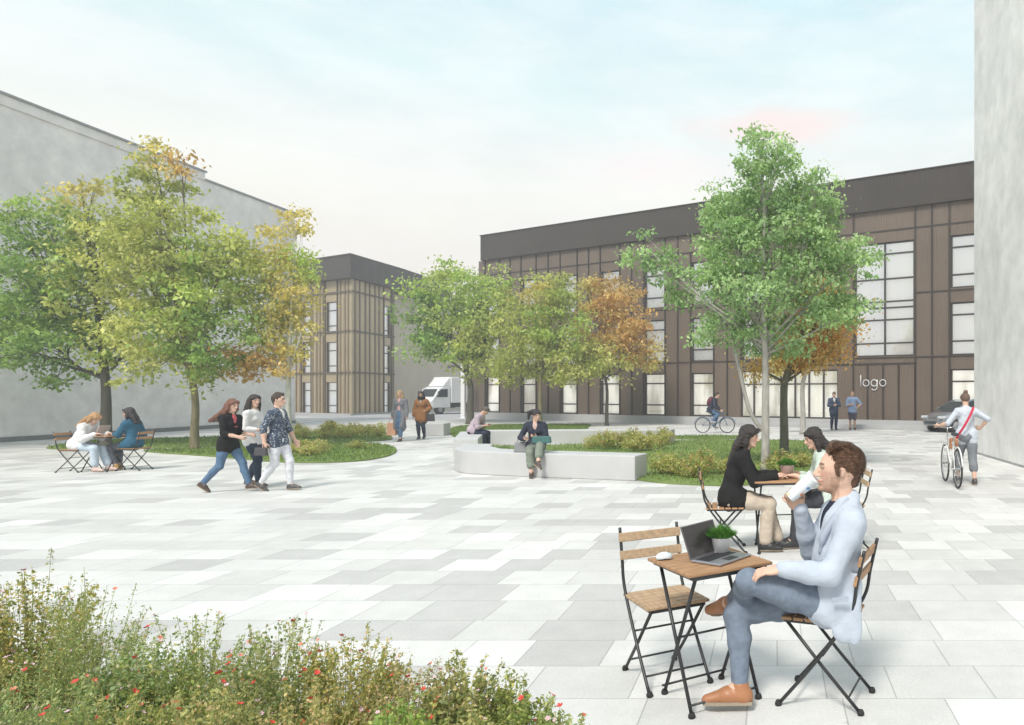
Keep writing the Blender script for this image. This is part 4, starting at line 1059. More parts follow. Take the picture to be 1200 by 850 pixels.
bed(pp_([(775, 558), (800, 548), (860, 545), (870, 560), (820, 566)]), 13, .66, 'bushy low shrub on the lawn beside the woman in black', 'shrubs beside the woman in black', 4)
bed(pp_([(900, 553), (925, 545), (962, 545), (955, 556), (915, 560)]), 6, .6, 'bushy low shrub at the foot of the pale stemmed tree', 'shrubs under the pale stemmed tree', 5)

# flowering plants in the near bed
redm = mat('red_petal', (.55, .05, .03), .6, var=.2, scale=40); pinkm = mat('pink_petal', (.62, .42, .45), .6, var=.2, scale=40); orgm = mat('orange_petal', (.62, .20, .12), .6, var=.2, scale=40)
def flower_mesh(name, m, r, k=5):
    b = MB()
    for j in range(k):
        a = 2*math.pi*j/k; c_, s_ = math.cos(a), math.sin(a); t_ = Vector((-s_, c_, 0))
        d = Vector((c_, s_, 0)); 
        pts = [Vector((0, 0, 0)), d*r*.6+t_*r*.42+Vector((0, 0, r*.35)), d*r*1.0+t_*r*.25+Vector((0, 0, r*.55)), d*r*1.0-t_*r*.25+Vector((0, 0, r*.5)), d*r*.6-t_*r*.42+Vector((0, 0, r*.3))]
        b.quad(*pts)
    b.cyl((0, 0, 0), (0, 0, r*.25), r*.18, r*.12, 6)
    me = bpy.data.meshes.new(name); me.from_pydata([tuple(v) for v in b.v], [], b.f); me.materials.append(m); return me
fl = [flower_mesh('petals_red', redm, .013), flower_mesh('petals_pink', pinkm, .010), flower_mesh('petals_orange', orgm, .011)]
stemm = mat('green_stem', (.26, .28, .10), .7)
fcols = np.array([(.27, .31, .09), (.40, .42, .13), (.50, .46, .16), (.19, .25, .07), (.56, .46, .20), (.34, .39, .14)])
soil = concrete_mat('soil', (.09, .08, .05), .3, False)
flat('planting_bed', [(-5.2, 2.2), (-.75, 2.2), (-.72, 3.15), (-1.1, 3.45), (-1.9, 3.6), (-2.7, 3.65), (-3.0, 3.75), (-4.2, 4.1), (-5.2, 4.2)], .03, soil, th=.024)
def flower_plant(x, y, h, rad, seed, label, nst=85, nlf=46):
    r = np.random.RandomState(seed); root = empty('flowering_plant', (x, y, .02), 0, label, 'plant', 'flowering plants in the near bed')
    st = MB(); P = []; tips = []
    for i in range(nst):
        a = r.uniform(0, 6.28); q = rad*math.sqrt(r.uniform(.0, 1)); hh = h*(1-.62*(q/rad)**2)*r.uniform(.60, 1.03)
        if r.rand() < .05: hh *= 1.07
        b0 = np.array([math.cos(a)*q*.35, math.sin(a)*q*.35, 0]); tip = np.array([math.cos(a)*q+r.normal(0, .02), math.sin(a)*q+r.normal(0, .02), hh])
        md = (b0+tip)/2+np.array([math.cos(a), math.sin(a), 0])*(-.12*q)+r.normal(0, .015, 3)
        pts = np.array([(1-t)**2*b0+2*t*(1-t)*md+t*t*tip for t in np.linspace(0, 1, 5)])
        st.tube([tuple(p) for p in pts], [.0022, .002, .0017, .0014, .001], 3, cap=False); tips.append(tip)
        t = r.uniform(.12, 1, nlf); t = t**.8; lf = ((1-t)**2)[:, None]*b0+(2*t*(1-t))[:, None]*md+(t*t)[:, None]*tip
        P.append(lf+r.normal(0, 1, (nlf, 3))*(.026*(1.2-t))[:, None]+0)
    P = np.concatenate(P); V, Fq = leaves(P, r.uniform(.013, .021), r, up=.35, elong=r.uniform(.4, .75))
    hfrac = np.clip(P[:, 2]/h, 0, 1)[:, None]
    c = fcols[r.randint(0, 6, len(P))]*r.uniform(.7, 1.35, (len(P), 1))
    c = np.clip(c*np.array([r.uniform(.85, 1.2), r.uniform(.95, 1.1), r.uniform(.8, 1.5)]), .01, 1)
    st.build('stems', stemm, root)
    mesh_obj('foliage', V, Fq, leafmat(), root, False, np.repeat(c, 4, 0))
    for i in r.permutation(nst)[:int(22*rad/.3)]:
        k = r.choice([0, 0, 1, 1, 1, 2]); o = bpy.data.objects.new('flower', fl[k]); COL.objects.link(o); o.parent = root
        p = tips[i]+np.array([0, 0, .004]) if r.rand() < .8 else tips[i]*.8+np.array([0, -.03, .03])
        o.location = p; o.rotation_euler = (r.uniform(0, .9), r.uniform(-.5, .5), r.uniform(0, 6.28)); s = r.uniform(.65, 1.15); o.scale = (s, s, s)
plants = [(-3.85, 3.75, .79, .36, 'tall yellow green plant at the far left of the flower bed'), (-3.4, 3.6, .72, .34, 'red flowered plant, second from the left along the back of the flower bed'), (-3.02, 3.42, .44, .27, 'lower plant in the dip near the left of the flower bed'),
          (-2.68, 3.4, .62, .30, 'airy plant with a red bloom on top, left of the tallest middle clump'), (-2.28, 3.32, .64, .32, 'fullest yellow green plant in the middle back of the flower bed'), (-1.93, 3.3, .60, .30, 'pink and red flowered plant right of the bed middle'),
          (-1.62, 3.22, .50, .26, 'mid height plant sloping down toward the right of the bed'), (-1.34, 3.15, .50, .26, 'plant with red blooms near the right end of the bed'), (-1.10, 3.1, .42, .22, 'small sprig topped plant close to the right end of the bed'), (-.90, 3.05, .31, .16, 'smallest plant with red flowers at the right tip of the bed'),
          (-3.35, 2.95, .58, .34, 'plant filling the bottom left corner of the bed'), (-2.9, 2.85, .52, .32, 'orange flecked plant at the bottom edge, left part'), (-2.5, 2.8, .50, .3, 'dense plant at the bottom edge below the airy clump'), (-2.15, 2.8, .52, .3, 'pink flecked plant at the bottom edge, middle'),
          (-1.8, 2.8, .50, .28, 'plant with pale pink blooms at the bottom edge right of middle'), (-1.48, 2.8, .46, .26, 'low plant at the bottom edge toward the right'), (-1.2, 2.8, .40, .22, 'last plant along the bottom edge at the right')]
for i, (x, y, h, rad, lb_) in enumerate(plants): flower_plant(x, y, h, rad, 100+i, lb_, nst=int(100*(rad/.3)**1.3)+12, nlf=72)
# ------------------------------------------------------------------ furniture
wood = mat('slat_wood', (.36, .20, .10), .55, var=.3, scale=6, bump=.2, bscale=40, stretch=(1, 8, 8)); woodp = mat('slat_wood_faded', (.42, .29, .18), .6, var=.25, scale=6, bump=.2, bscale=40, stretch=(1, 8, 8))
blk = mat('black_steel', (.022, .022, .024), .4, var=.15, bump=.05); rub = mat('rubber_foot', (.02, .02, .02), .8)
def chair(label, loc, rz, w=.38, wd=wood, s=1., dp=1., group='folding bistro chairs'):
    """folding slatted chair, faces +x"""
    t = empty('folding_chair', loc, rz, label, 'chair', group); t.scale = (s, s, s)
    h = w/2; fr = MB(); fr.box((0, 0, 0), (0, 0, 0)) if False else None
    for q in (-1, 1):
        y = q*h
        f = MB(); f.tube(spline([(-.255*dp, y, .83), (-.215*dp, y, .66), (-.175*dp, y, .50), (0, y, .26), (.215*dp, y, .012)], 5), .0095, 8); f.build('leg', blk, t, smooth=True)
        yi = y-q*.024
        f = MB(); f.tube([(.18*dp, yi, .435), (-.02*dp, yi, .22), (-.225*dp, yi, .012)], .0095, 8); f.build('leg', blk, t, smooth=True)
        for (x, yy) in ((.22*dp, y), (-.23*dp, yi)):
            f = MB(); f.lathe([(0, 0), (.017, .0), (.019, .012), (.013, .026), (.0, .028)], (x, yy, 0), seg=12); f.build('foot_cap', rub, t, smooth=True)
    f = MB()
    for q in (-1, 1): f.box((-.17*dp, q*h*.86-.009, .430), (.19*dp, q*h*.86+.009, .445))
    f.tube([(.19*dp, -h*.86, .437), (.19*dp, h*.86, .437)], .008, 6)
    f.build('seat_frame', blk, t)
    for x, z, e_ in ((.15, .085, 0), (-.165, .08, .02), (-.03, .285, 0)):
        f = MB(); f.tube([(x*dp, -h+e_, z), (x*dp, h-e_, z)], .006, 6); f.build('crossbar', blk, t, smooth=True)
    f = MB(); n = 6
    for i in range(n):
        x0 = (-.18+i*.065)*dp; f.bevbox((x0, -h-.006, .447), (x0+.054*dp, h+.006, .464), .003)
    f.build('seat', wd, t)
    f = MB()
    for z, x in ((.775, -.240), (.675, -.217)):
        f.bevbox((x*dp-.002, -h-.012, z-.026), (x*dp+.014, h+.012, z+.026), .003, Matrix.Rotation(-.22, 3, 'Y'))
    f.build('backrest', wd, t)
    return t
def table(label, loc, rz, w=.55, d=.54, s=1., wd=wood):
    t = empty('folding_table', loc, rz, label, 'table', 'folding bistro tables'); t.scale = (s, s, s)
    f = MB(); n = 9; st = d/n
    for i in range(n): f.bevbox((-w/2, -d/2+i*st+.002, .712), (w/2, -d/2+(i+1)*st-.002, .730), .003)
    f.build('tabletop', wd, t)
    f = MB(); 
    for q in (-1, 1): f.box((-w/2+.03, q*(d/2-.02)-.01, .692), (w/2-.03, q*(d/2-.02)+.01, .710)); f.box((q*(w/2-.035)-.008, -d/2+.032, .694), (q*(w/2-.035)+.008, d/2-.032, .710))
    f.build('top_frame', blk, t)
    for q in (-1, 1):
        x = q*(w/2-.05); y = d/2-.06
        for r_ in (-1, 1):
            xi = x-q*.022*(r_ > 0)
            f = MB(); f.tube([(xi, -r_*y, .69), (xi, r_*y, .012)], .0098, 8); f.build('leg', blk, t, smooth=True)
            f = MB(); f.lathe([(0, 0), (.017, .0), (.019, .012), (.013, .026), (0, .028)], (xi, r_*y, 0), seg=12); f.build('foot_cap', rub, t, smooth=True)
    for y_, z_ in ((-(d/2-.075), .055), (d/2-.075, .055), (0, .351)):
        f = MB(); f.tube([(-w/2+.05, y_, z_), (w/2-.05, y_, z_)], .006, 6); f.build('crossbar', blk, t, smooth=True)
    return t
# --- near table
TC = Vector((-.335, 3.862, 0)); TA = math.atan2(.27, .383)
table('near slatted folding table holding the laptop and potted plant', TC, TA, .50, .46)
chair('empty folding chair on the far left side of the near table', (-.61, 4.13, 0), R(-58), .36, woodp, dp=.95)
chair('folding chair under the man in the pale blue blazer', (.285, 3.85, 0), R(161), .34, wood, dp=.95)
# laptop
TZ = .731
hd = unit((.52, .85, 0)); bd = unit((.85, -.52, 0)); o0 = v3((-.425, 3.79, TZ)); wl_, dl_ = .285, .19
lap = empty('laptop', tuple(o0+hd*wl_/2), math.atan2(bd[1], bd[0]), 'open dark laptop on the near table', 'laptop')
alu = mat('aluminium', (.42, .43, .46), .35, metal=.8, var=.03); scr = mat('dark_screen', (.035, .03, .03), .18, var=.1, scale=3)
b = MB(); b.bevbox((0, -wl_/2, .001), (dl_, wl_/2, .014), .003); base_ = b.build('base', alu, lap)
b = MB()
for i in range(5):
    for j in range(13): b.box((.018+i*.018, -wl_/2+.018+j*.0193, .0142), (.032+i*.018, -wl_/2+.034+j*.0193, .0160))
b.box((.122, -.045, .0142), (.178, .045, .0148))
b.build('keyboard', mat('key_black', (.03, .03, .032), .5), base_)
RL = Matrix.Rotation(R(-22), 3, 'Y')
b = MB(); b.bevbox((-.006, -wl_/2, .012), (0, wl_/2, .192), .002, RL, (0, 0, .012)); lid = b.build('lid', mat('lid_dark', (.10, .09, .09), .4), lap)
b = MB(); b.box((.0002, -wl_/2+.007, .022), (.001, wl_/2-.007, .186), RL, (0, 0, .012)); b.build('screen', scr, lid)
# potted plants
def potted(label, loc, s, pot=(.72, .72, .72), seed=1, n=620, squat=1.):
    r = np.random.RandomState(seed); t = empty('potted_plant', loc, 0, label, 'plant'); t.scale = (s, s, s)
    b = MB(); b.lathe([(0, 0), (.034, 0), (.046, .078), (.048, .080), (.043, .081), (.040, .070), (0, .070)], seg=28); b.build('pot', mat('pot_%d' % seed, pot, .4, var=.04), t, smooth=True)
    V = []; Fq = []
    for i in range(n):
        a = r.uniform(0, 6.28); q = r.uniform(0, 1)**.6; tl = q*1.05; l = r.uniform(.05, .085)*squat
        b0 = Vector((math.cos(a)*.025*q, math.sin(a)*.025*q, .07)); d = Vector((math.cos(a)*math.sin(tl), math.sin(a)*math.sin(tl), math.cos(tl))); sd_ = Vector((-math.sin(a), math.cos(a), 0))*.0022
        e_ = b0+d*l; md = b0+d*l*.55; k = len(V); V += [b0-sd_, b0+sd_, md+sd_*1.3, e_+Vector((0, 0, -.006*q)), md-sd_*1.3]; Fq.append([k, k+1, k+2, k+3, k+4])
    c = np.repeat(np.array([(.10, .24, .05)])*r.uniform(.6, 1.6, (n, 1)), 5, 0)
    mesh_obj('leaves', V, Fq, leafmat(), t, False, c); return t
pt = at(845, 652, 3.99); potted('bright green tufted plant in a white pot behind the laptop', (pt.x, 3.99, TZ), 1.15)
# computer mouse
ms = at(783, 660, 3.83); S = SDF(.006); S.ell((0, 0, .002), (.045, .028, .026), k=.005); S.cone((0, 0, -.06), (0, 0, -.0595), .06, .06, k=.002, sub=True)
V, Fa = S.mesh(.003); b = mesh_obj('computer_mouse', V, Fa, mat('pale_blue_plastic', (.60, .68, .74), .35, var=.03), None, True); b.location = (-.575, 3.86, TZ+.012); b.rotation_euler = (0, 0, R(20)); tag(b, 'pale blue computer mouse on the left corner of the near table', 'mouse')
b2 = MB(); b2.cyl((.018, 0, .024), (.026, 0, .022), .005, .005, 8); b2.build('wheel', blk, b)

# ------------------------------------------------------------------ the man with the cup
denim = cloth('slate', (.165, .20, .255), bump=.5, bscale=20); blaz = cloth('pale_blue', (.44, .485, .56), var=.08, scale=14, bump=.55, bscale=15)
RT = np.array([.31, 3.82, 0])
def W2(x, y, z): return np.array([RT[0]-x, RT[1]-y, z])          # world to the man's frame (turned half round)
s_ = 1.78/1.75
wrR = W2(.152, 3.915, .992); elR = W2(.215, 4.05, .735)
J = dict(sh=[W2(.405, 3.665, .960), W2(.345, 3.985, .965)], el=[W2(.285, 3.590, .715), elR], wr=[W2(.045, 3.60, .742), wrR],
         kn=[W2(-.120, 3.66, .668), W2(-.190, 3.80, .462)], an=[W2(-.215, 3.97, .475), W2(-.165, 3.71, .108)], head=W2(.352, 3.82, 1.215), nk=W2(.385, 3.825, 1.045))
man, I = person('seated man in a pale blue blazer drinking from a patterned cup at the near table', tuple(RT), math.pi, 1.78, 'm', 'fair', pelvis=(.01, 0, .525), lean=R(-8), bend=R(0),
    J=J, head=(0, R(0)), hair='custom', haircol=(.16, .075, .04), vox=.0058, footdir=[(.93, -.25, -.28), (1, .02, 0)],
    handdir=[(1, -.05, -.12), (.65, .02, .74)], palm=[(0, -.25, -1), (0, 1, 0)], curl=(.35, .95),
    legs=dict(mat=denim, g=.005, to=.97, noise=.005), headscale=1.10, extra=dict(beard=True, sole=True), shoes=(.36, .155, .07),
    top=dict(mat=blaz, name='blazer', g=.014, to=.99, noise=.0035, cuts=[((W2(.285, 3.80, 1.075), W2(.215, 3.79, .86), .058, .012), dict(k=.006, sub=True))], loose=.006, cover=.03, inner=cloth('navy', (.02, .025, .045)),
             prims=[((W2(.34, 3.66, .64), W2(.365, 3.635, .43), .100, .075), dict(n=(0, 1, 0), f=.26, k=.03)), ((W2(.36, 3.98, .64), W2(.40, 4.0, .42), .11, .10), dict(n=(0, 1, 0), f=.3, k=.03)),
                    ((W2(.42, 3.82, .62), W2(.425, 3.80, .46), .12, .10), dict(n=(1, 0, .1), f=.22, k=.04)), ((W2(.40, 3.70, 1.0), W2(.43, 3.80, 1.075), .03, .028), dict(k=.02)), ((W2(.40, 3.95, 1.0), W2(.43, 3.85, 1.075), .03, .028), dict(k=.02))]))
HC, hf, hl, hu, hs = I['HC'], I['hf'], I['hl'], I['hu'], 1.10*s_
Q = SDF(.018)
Q.ell(HC+hu*.040*hs-hf*.025*hs, (.097*hs, .080*hs, .086*hs), (hf, hl, hu))
Q.cone(HC-hf*.070*hs+hu*.01*hs, HC-hf*.066*hs-hu*.055*hs, .042*hs, .030*hs, k=.02)
for j, yy in enumerate((-.045, -.02, .005, .03, .052)):
    Q.chain([HC+hf*(.060-.05*abs(yy))*hs+hu*.086*hs+hl*yy*hs, HC+hf*(.035)*hs+hu*.110*hs+hl*(yy*.9)*hs, HC-hf*.030*hs+hu*.112*hs+hl*yy*.7*hs], [.010*hs, .018*hs, .018*hs], k=.012)
for q in (-1, 1): Q.cone(HC+hf*.018*hs+hu*.02*hs+hl*q*.072*hs, HC+hf*.014*hs-hu*.018*hs+hl*q*.073*hs, .014*hs, .007*hs, k=.01)
for q in (-1, 1): Q.ell(HC-hf*.004*hs-hu*.008*hs+hl*q*.09*hs, (.016*hs, .03*hs, .024*hs), (hf, hl, hu), k=.008, sub=True)
Q.ell(HC+hf*.112*hs-hu*.020*hs, (.060*hs, .085*hs, .098*hs), (hf, hl, hu), k=.012, sub=True)
for q in (-1, 1): Q.ell(HC+hf*.074*hs+hu*.008*hs+hl*q*.078*hs, (.036*hs, .035*hs, .040*hs), (hf, hl, hu), k=.01, sub=True)
Q.ell(HC+hf*.055*hs-hu*.075*hs, (.055*hs, .11*hs, .062*hs), (hf, hl, hu), k=.01, sub=True)
V, Fa = Q.mesh(.004, noise=.0016, nf=85, nseed=2)
rh = np.random.RandomState(9); nV = len(V); sv_ = V[rh.randint(0, nV, 5200)]         # loose locks combed back over the cap
on = sv_-HC; on /= np.linalg.norm(on, axis=1)[:, None]
fl_ = -hf*1.0-hu*.25+rh.normal(0, .22, (len(sv_), 3)); fl_ -= on*(on*fl_).sum(1)[:, None]; fl_ /= np.linalg.norm(fl_, axis=1)[:, None]
fl_ = np.where((on@hf > .45)[:, None], fl_*.5+hu*.55+rh.normal(0, .1, fl_.shape), fl_)
le_ = rh.uniform(.012, .030, (len(sv_), 1)); sd__ = np.cross(on, fl_)*rh.uniform(.0007, .0014, (len(sv_), 1))
p1 = sv_-on*.002; p2 = sv_+fl_*le_*.5+on*.0035; p3 = sv_+fl_*le_+on*.0025
SV = np.stack([p1-sd__, p1+sd__, p2+sd__, p2-sd__, p3+sd__*.3, p3-sd__*.3], 1).reshape(-1, 3); bI = nV+6*np.arange(len(sv_))[:, None]
V = np.concatenate([V, SV]); Fa = np.concatenate([Fa, bI+np.array([[0, 1, 2, 3]]), bI+np.array([[3, 2, 4, 5]])])
mesh_obj('hair', V, Fa, mat('hair_brown_near', (.135, .066, .036), .45, var=.6, scale=70, bump=1.0, bscale=140, stretch=(.25, 1.2, 1)), man, True)
# blazer details: lapel, collar, pocket, button, cuff
lapm = cloth('pale_blue_dark', (.36, .40, .475), var=.1)
b = MB()
def frm(x, y, z): return Vector(W2(x, y, z))
b.tube(spline([frm(.40, 3.765, 1.065), frm(.365, 3.73, 1.03), frm(.315, 3.70, .97), frm(.262, 3.705, .88), frm(.245, 3.72, .79)], 5), [.012]+[.020]*8+[.022]*8+[.012]*3+[.006], 8)
for p in b.v: pass
b.build('lapel', lapm, man, smooth=True)
b = MB(); b.tube(spline([frm(.40, 3.765, 1.065), frm(.45, 3.82, 1.075), frm(.42, 3.89, 1.065), frm(.37, 3.93, 1.03)], 6), .013, 8); b.build('collar', lapm, man, smooth=True)
b = MB(); b.box((-.04, -.004, -.012), (.04, .004, .012)); pk = b.build('pocket_flap', lapm, man, bevel=.002, loc=frm(.335, 3.572, .60)); pk.rotation_euler = (0, R(6), 0)
wt = MB(); ax = Vector(unit(I['WR'][1]-I['EL'][1])); cw = Vector(I['WR'][1])+ax*(-.004); wt.torus(cw, ax, .031, .008, 24, 8); 
wo = wt.build('wristwatch', blk, man, smooth=True)
ct_ = MB(); axl = Vector(unit(I['WR'][0]-I['EL'][0])); ct_.tube([Vector(I['WR'][0])-axl*.02, Vector(I['WR'][0])-axl*.0], [.036, .034], 20); ct_.build('shirt_cuff', cloth('navy', (.02, .025, .045)), man, smooth=True)
bt = MB(); bt.lathe([(0, .0), (.008, 0), (.008, .003), (0, .004)], axis=(0, 1, 0), seg=12); bt.build('button', lapm, man, loc=frm(.258, 3.695, .765))
# cup
pa = v3(W2(.095, 3.865, 1.060)); pb = v3(W2(.222, 3.838, 1.172))
pa, pb = Vector((RT[0]-pa[0], RT[1]-pa[1], pa[2])), Vector((RT[0]-pb[0], RT[1]-pb[1], pb[2])); axc = (pb-pa).normalized(); ln = .165
cup = empty('paper_cup', pa, 0, 'white paper cup with coloured dots held to the seated man\'s mouth', 'cup'); cup.rotation_euler = axc.to_track_quat('Z', 'Y').to_euler()
b = MB(); b.lathe([(0, .0), (.029, 0), (.030, .004), (.041, ln), (.043, ln+.003), (.040, ln+.004), (.038, ln-.02), (0, ln-.03)], seg=36); b.build('sleeve', cup_mat(), cup, smooth=True)
b = MB(); b.lathe([(.0435, ln-.002), (.0445, ln+.006), (.040, ln+.010), (.034, ln+.008), (0, ln+.008)], seg=36); b.build('rim', mat('cup_white', (.78, .79, .8), .4), cup, smooth=True)

# ------------------------------------------------------------------ second table: two women
t2 = Vector((.0, 7.55, 0)); 
table('folding table between the two women, second from the camera', (.085, 7.52, 0), R(8), .60, .56)
chair('folding chair under the woman in the black jacket', (-.50, 7.45, 0), R(5), .38, wood)
chair('folding chair under the woman in pale green, mostly hidden behind the man', (.76, 7.62, 0), R(184), .38, woodp)
blackc = cloth('black', (.016, .015, .015)); beige = cloth('beige', (.50, .42, .34))
person('woman with long dark hair in a black jacket and beige trousers at the second table', (-.44, 7.45, 0), R(4), 1.68, 'f', 'fair', pelvis=(0, 0, .54), lean=R(14), bend=R(6),
    hands=[(.50, .10, .765), (.47, -.10, .765)], elbows=[(-.6, .5, -1), (-.6, -.5, -1)], feet=[(.50, .02, .085), (.36, -.10, .085)], head=(R(-12), R(4)), hair='long', haircol=(.025, .018, .016), vox=.008,
    handdir=[(1, -.3, 0), (1, .3, 0)], palm=[(0, 0, -1), (0, 0, -1)], curl=.3,
    legs=dict(mat=beige, g=.014, to=.95, flare=.01), shoes=(.03, .03, .03), top=dict(mat=blackc, name='jacket', g=.022, to=.96, open=True, inner=cloth('ochre', (.30, .20, .09)), hem=.12, hemflare=.03, noise=.007))
mint = cloth('mint', (.52, .60, .53))
person('dark haired woman in a pale green top across the second table, half hidden', (.66, 7.62, 0), R(184), 1.64, 'f', 'fair', pelvis=(0, 0, .54), lean=R(16), bend=R(8),
    hands=[(.44, .12, .765), (.42, -.12, .765)], elbows=[(-.6, .5, -1), (-.6, -.5, -1)], feet=[(.45, .08, .085), (.40, -.10, .085)], head=(R(10), R(10)), hair='long', haircol=(.022, .018, .018), vox=.009,
    handdir=[(1, -.4, 0), (1, .4, 0)], palm=[(0, 0, -1), (0, 0, -1)], curl=.4,
    legs=dict(mat=cloth('charcoal', (.06, .06, .07)), g=.012, to=.97), shoes=(.03, .03, .03), top=dict(mat=mint, name='blouse', g=.018, to=.8, noise=.006))
potted('dark green clipped plant in a pinkish pot on the second table', (.155, 7.60, .731), 1.6, (.62, .48, .45), 2, 800, .8)

# ------------------------------------------------------------------ left table: two women
def px(x, y): g = gnd(x, y); return (g.x, g.y, 0)
table('far left folding table with the laptop between the seated pair', px(122, 552), 0, .62, .56)
cL = px(88, 553); cR = px(158, 551)
chair('folding chair under the blonde woman in white at the left table', cL, R(4), .38, wood)
chair('folding chair under the woman in the teal blouse', cR, R(182), .38, wood)
wht = cloth('white', (.72, .71, .70)); lj = cloth('pale_denim', (.50, .58, .66)); teal = cloth('teal', (.035, .12, .19)); gryt = cloth('grey_wool', (.14, .15, .18))
person('blonde long haired woman in white top and pale jeans leaning over the left table', (cL[0]+.05, cL[1], 0), R(4), 1.66, 'f', 'fair', pelvis=(0, 0, .545), lean=R(24), bend=R(14),
    hands=[(.50, .12, .78), (.44, -.12, .78)], elbows=[(-.6, .4, -1), (-.6, -.4, -1)], feet=[(.52, .10, .085), (.40, -.08, .085)], head=(R(-10), R(28)), hair='long', haircol=(.42, .24, .11), vox=.011,
    handdir=[(1, -.3, 0), (1, .3, 0)], palm=[(0, 0, -1), (0, 0, -1)], legs=dict(mat=lj, g=.016, to=.9, flare=.01), shoes=(.62, .45, .40), top=dict(mat=wht, name='blouse', g=.024, to=.95, hem=.05, noise=.008))
person('dark haired woman in a teal blouse and yellow boots at the left table', (cR[0]-.02, cR[1], 0), R(182), 1.66, 'f', 'fair', pelvis=(0, 0, .545), lean=R(4), bend=R(4),
    hands=[(.40, .12, .765), (.20, -.14, .66)], elbows=[(-.5, .4, -1), (-.5, -.4, -1)], feet=[(.30, .08, .085), (.36, -.08, .085)], head=(R(12), R(4)), hair='wavy', haircol=(.03, .025, .025), vox=.011,
    handdir=[(1, -.2, 0), (1, .4, 0)], palm=[(0, 0, -1), (0, 0, -1)], legs=dict(mat=gryt, g=.014, to=.88), shoes=(.52, .32, .07), top=dict(mat=teal, name='blouse', g=.022, to=.7, hem=.04, noise=.008))
q = gnd(119, 552); lp2 = empty('laptop', (q.x, q.y, .731), R(185), 'small pinkish laptop open on the left table', 'laptop')
b = MB(); b.bevbox((0, -.15, .001), (.21, .15, .016), .003); b.build('base', alu, lp2)
b = MB(); b.bevbox((-.008, -.15, .014), (0, .15, .22), .002, Matrix.Rotation(R(-18), 3, 'Y'), (0, 0, .014)); b.build('lid', mat('rose_lid', (.62, .50, .46), .4), lp2)

# ------------------------------------------------------------------ walking trio
jeans = cloth('blue_jeans', (.10, .17, .27)); dj = cloth('dark_jeans', (.035, .05, .075)); whj = cloth('white_jeans', (.66, .66, .70))
patm, pnt, ppn, pno = nodes('patterned_shirt')
_t = N(pnt, 'ShaderNodeTexCoord'); _v = N(pnt, 'ShaderNodeTexVoronoi'); _v.inputs['Scale'].default_value = 34; L(pnt, _t.outputs['Object'], _v.inputs['Vector'])
_c = N(pnt, 'ShaderNodeValToRGB'); _c.color_ramp.elements[0].position = .22; _c.color_ramp.elements[0].color = (.42, .45, .48, 1); _c.color_ramp.elements[1].position = .42; _c.color_ramp.elements[1].color = (.05, .07, .11, 1)
L(pnt, _v.outputs['Distance'], _c.inputs[0]); L(pnt, _c.outputs[0], ppn.inputs['Base Color']); ppn.inputs['Roughness'].default_value = .85
def mkbag(name, parent_loc, size, m, label, rz=0, handle=True, cat='bag', tilt=0):
    t = empty(name, parent_loc, rz, label, cat); t.rotation_euler = (tilt, 0, rz); w_, d_, h_ = size
    S = SDF(.01); S.ell((0, 0, 0), (.01, .01, .01)) if False else None
    b = MB(); b.add([(-w_/2, -d_/2, 0), (w_/2, -d_/2, 0), (w_/2, d_/2, 0), (-w_/2, d_/2, 0), (-w_/2*.92, -d_/2*.5, h_), (w_/2*.92, -d_/2*.5, h_), (w_/2*.92, d_/2*.5, h_), (-w_/2*.92, d_/2*.5, h_)],
                    [[0,3,2,1],[4,5,6,7],[0,1,5,4],[1,2,6,5],[2,3,7,6],[3,0,4,7]])
    b.build('bag_body', m, t, bevel=min(w_, d_)*.12)
    if handle:
        hb = MB(); hb.tube([(-w_*.25, 0, h_*.97), (-w_*.2, 0, h_*1.3), (0, 0, h_*1.42), (w_*.2, 0, h_*1.3), (w_*.25, 0, h_*.97)], .008, 6); hb.build('handle', m, t, smooth=True)
    return t
g = gnd(267, 576.5)
person('walking woman with long swept brown hair, black jacket and blue jeans', (g.x, g.y, 0), R(6), 1.56, 'f', 'fair', pelvis=(0, 0, .80), lean=R(5), twist=R(-14),
    hands=[(.28, .14, .92), (.26, -.16, .90)], elbows=[(-1, .3, -.4), (-1, -.3, -.4)], feet=[(.30, .06, .085), (-.33, -.08, .15)], knees=[(1, .05, 0), (1, -.05, .1)], footdir=[(1, -.05, .05), (.8, 0, -.55)],
    head=(R(-8), R(8)), hair='flow', haircol=(.17, .075, .045), vox=.010, curl=.8, legs=dict(mat=jeans, g=.005, to=.95), shoes=(.07, .045, .035),
    top=dict(mat=blackc, name='jacket', g=.012, to=.72, open=True, hem=.05, hemflare=.0, inner=cloth('coral', (.62, .13, .15)), noise=.007))
g = gnd(289, 574)
person('walking woman with wavy dark hair in white shirt and dark jeans', (g.x-.20, g.y+.40, 0), R(0), 1.62, 'f', 'fair', pelvis=(0, 0, .84), lean=R(3),
    hands=[(.26, .13, 1.0), (.25, -.14, .98)], elbows=[(-1, .3, -.6), (-1, -.3, -.6)], feet=[(-.12, .07, .10), (.16, -.07, .085)], knees=[(1, 0, 0), (1, 0, 0)], head=(R(-25), R(2)), hair='wavy', haircol=(.035, .022, .018), vox=.010, curl=.9,
    legs=dict(mat=dj, g=.010, to=.96), shoes=(.10, .07, .05), top=dict(mat=wht, name='shirt', g=.010, to=.85, hem=.05, noise=.005))
g = gnd(325, 575)
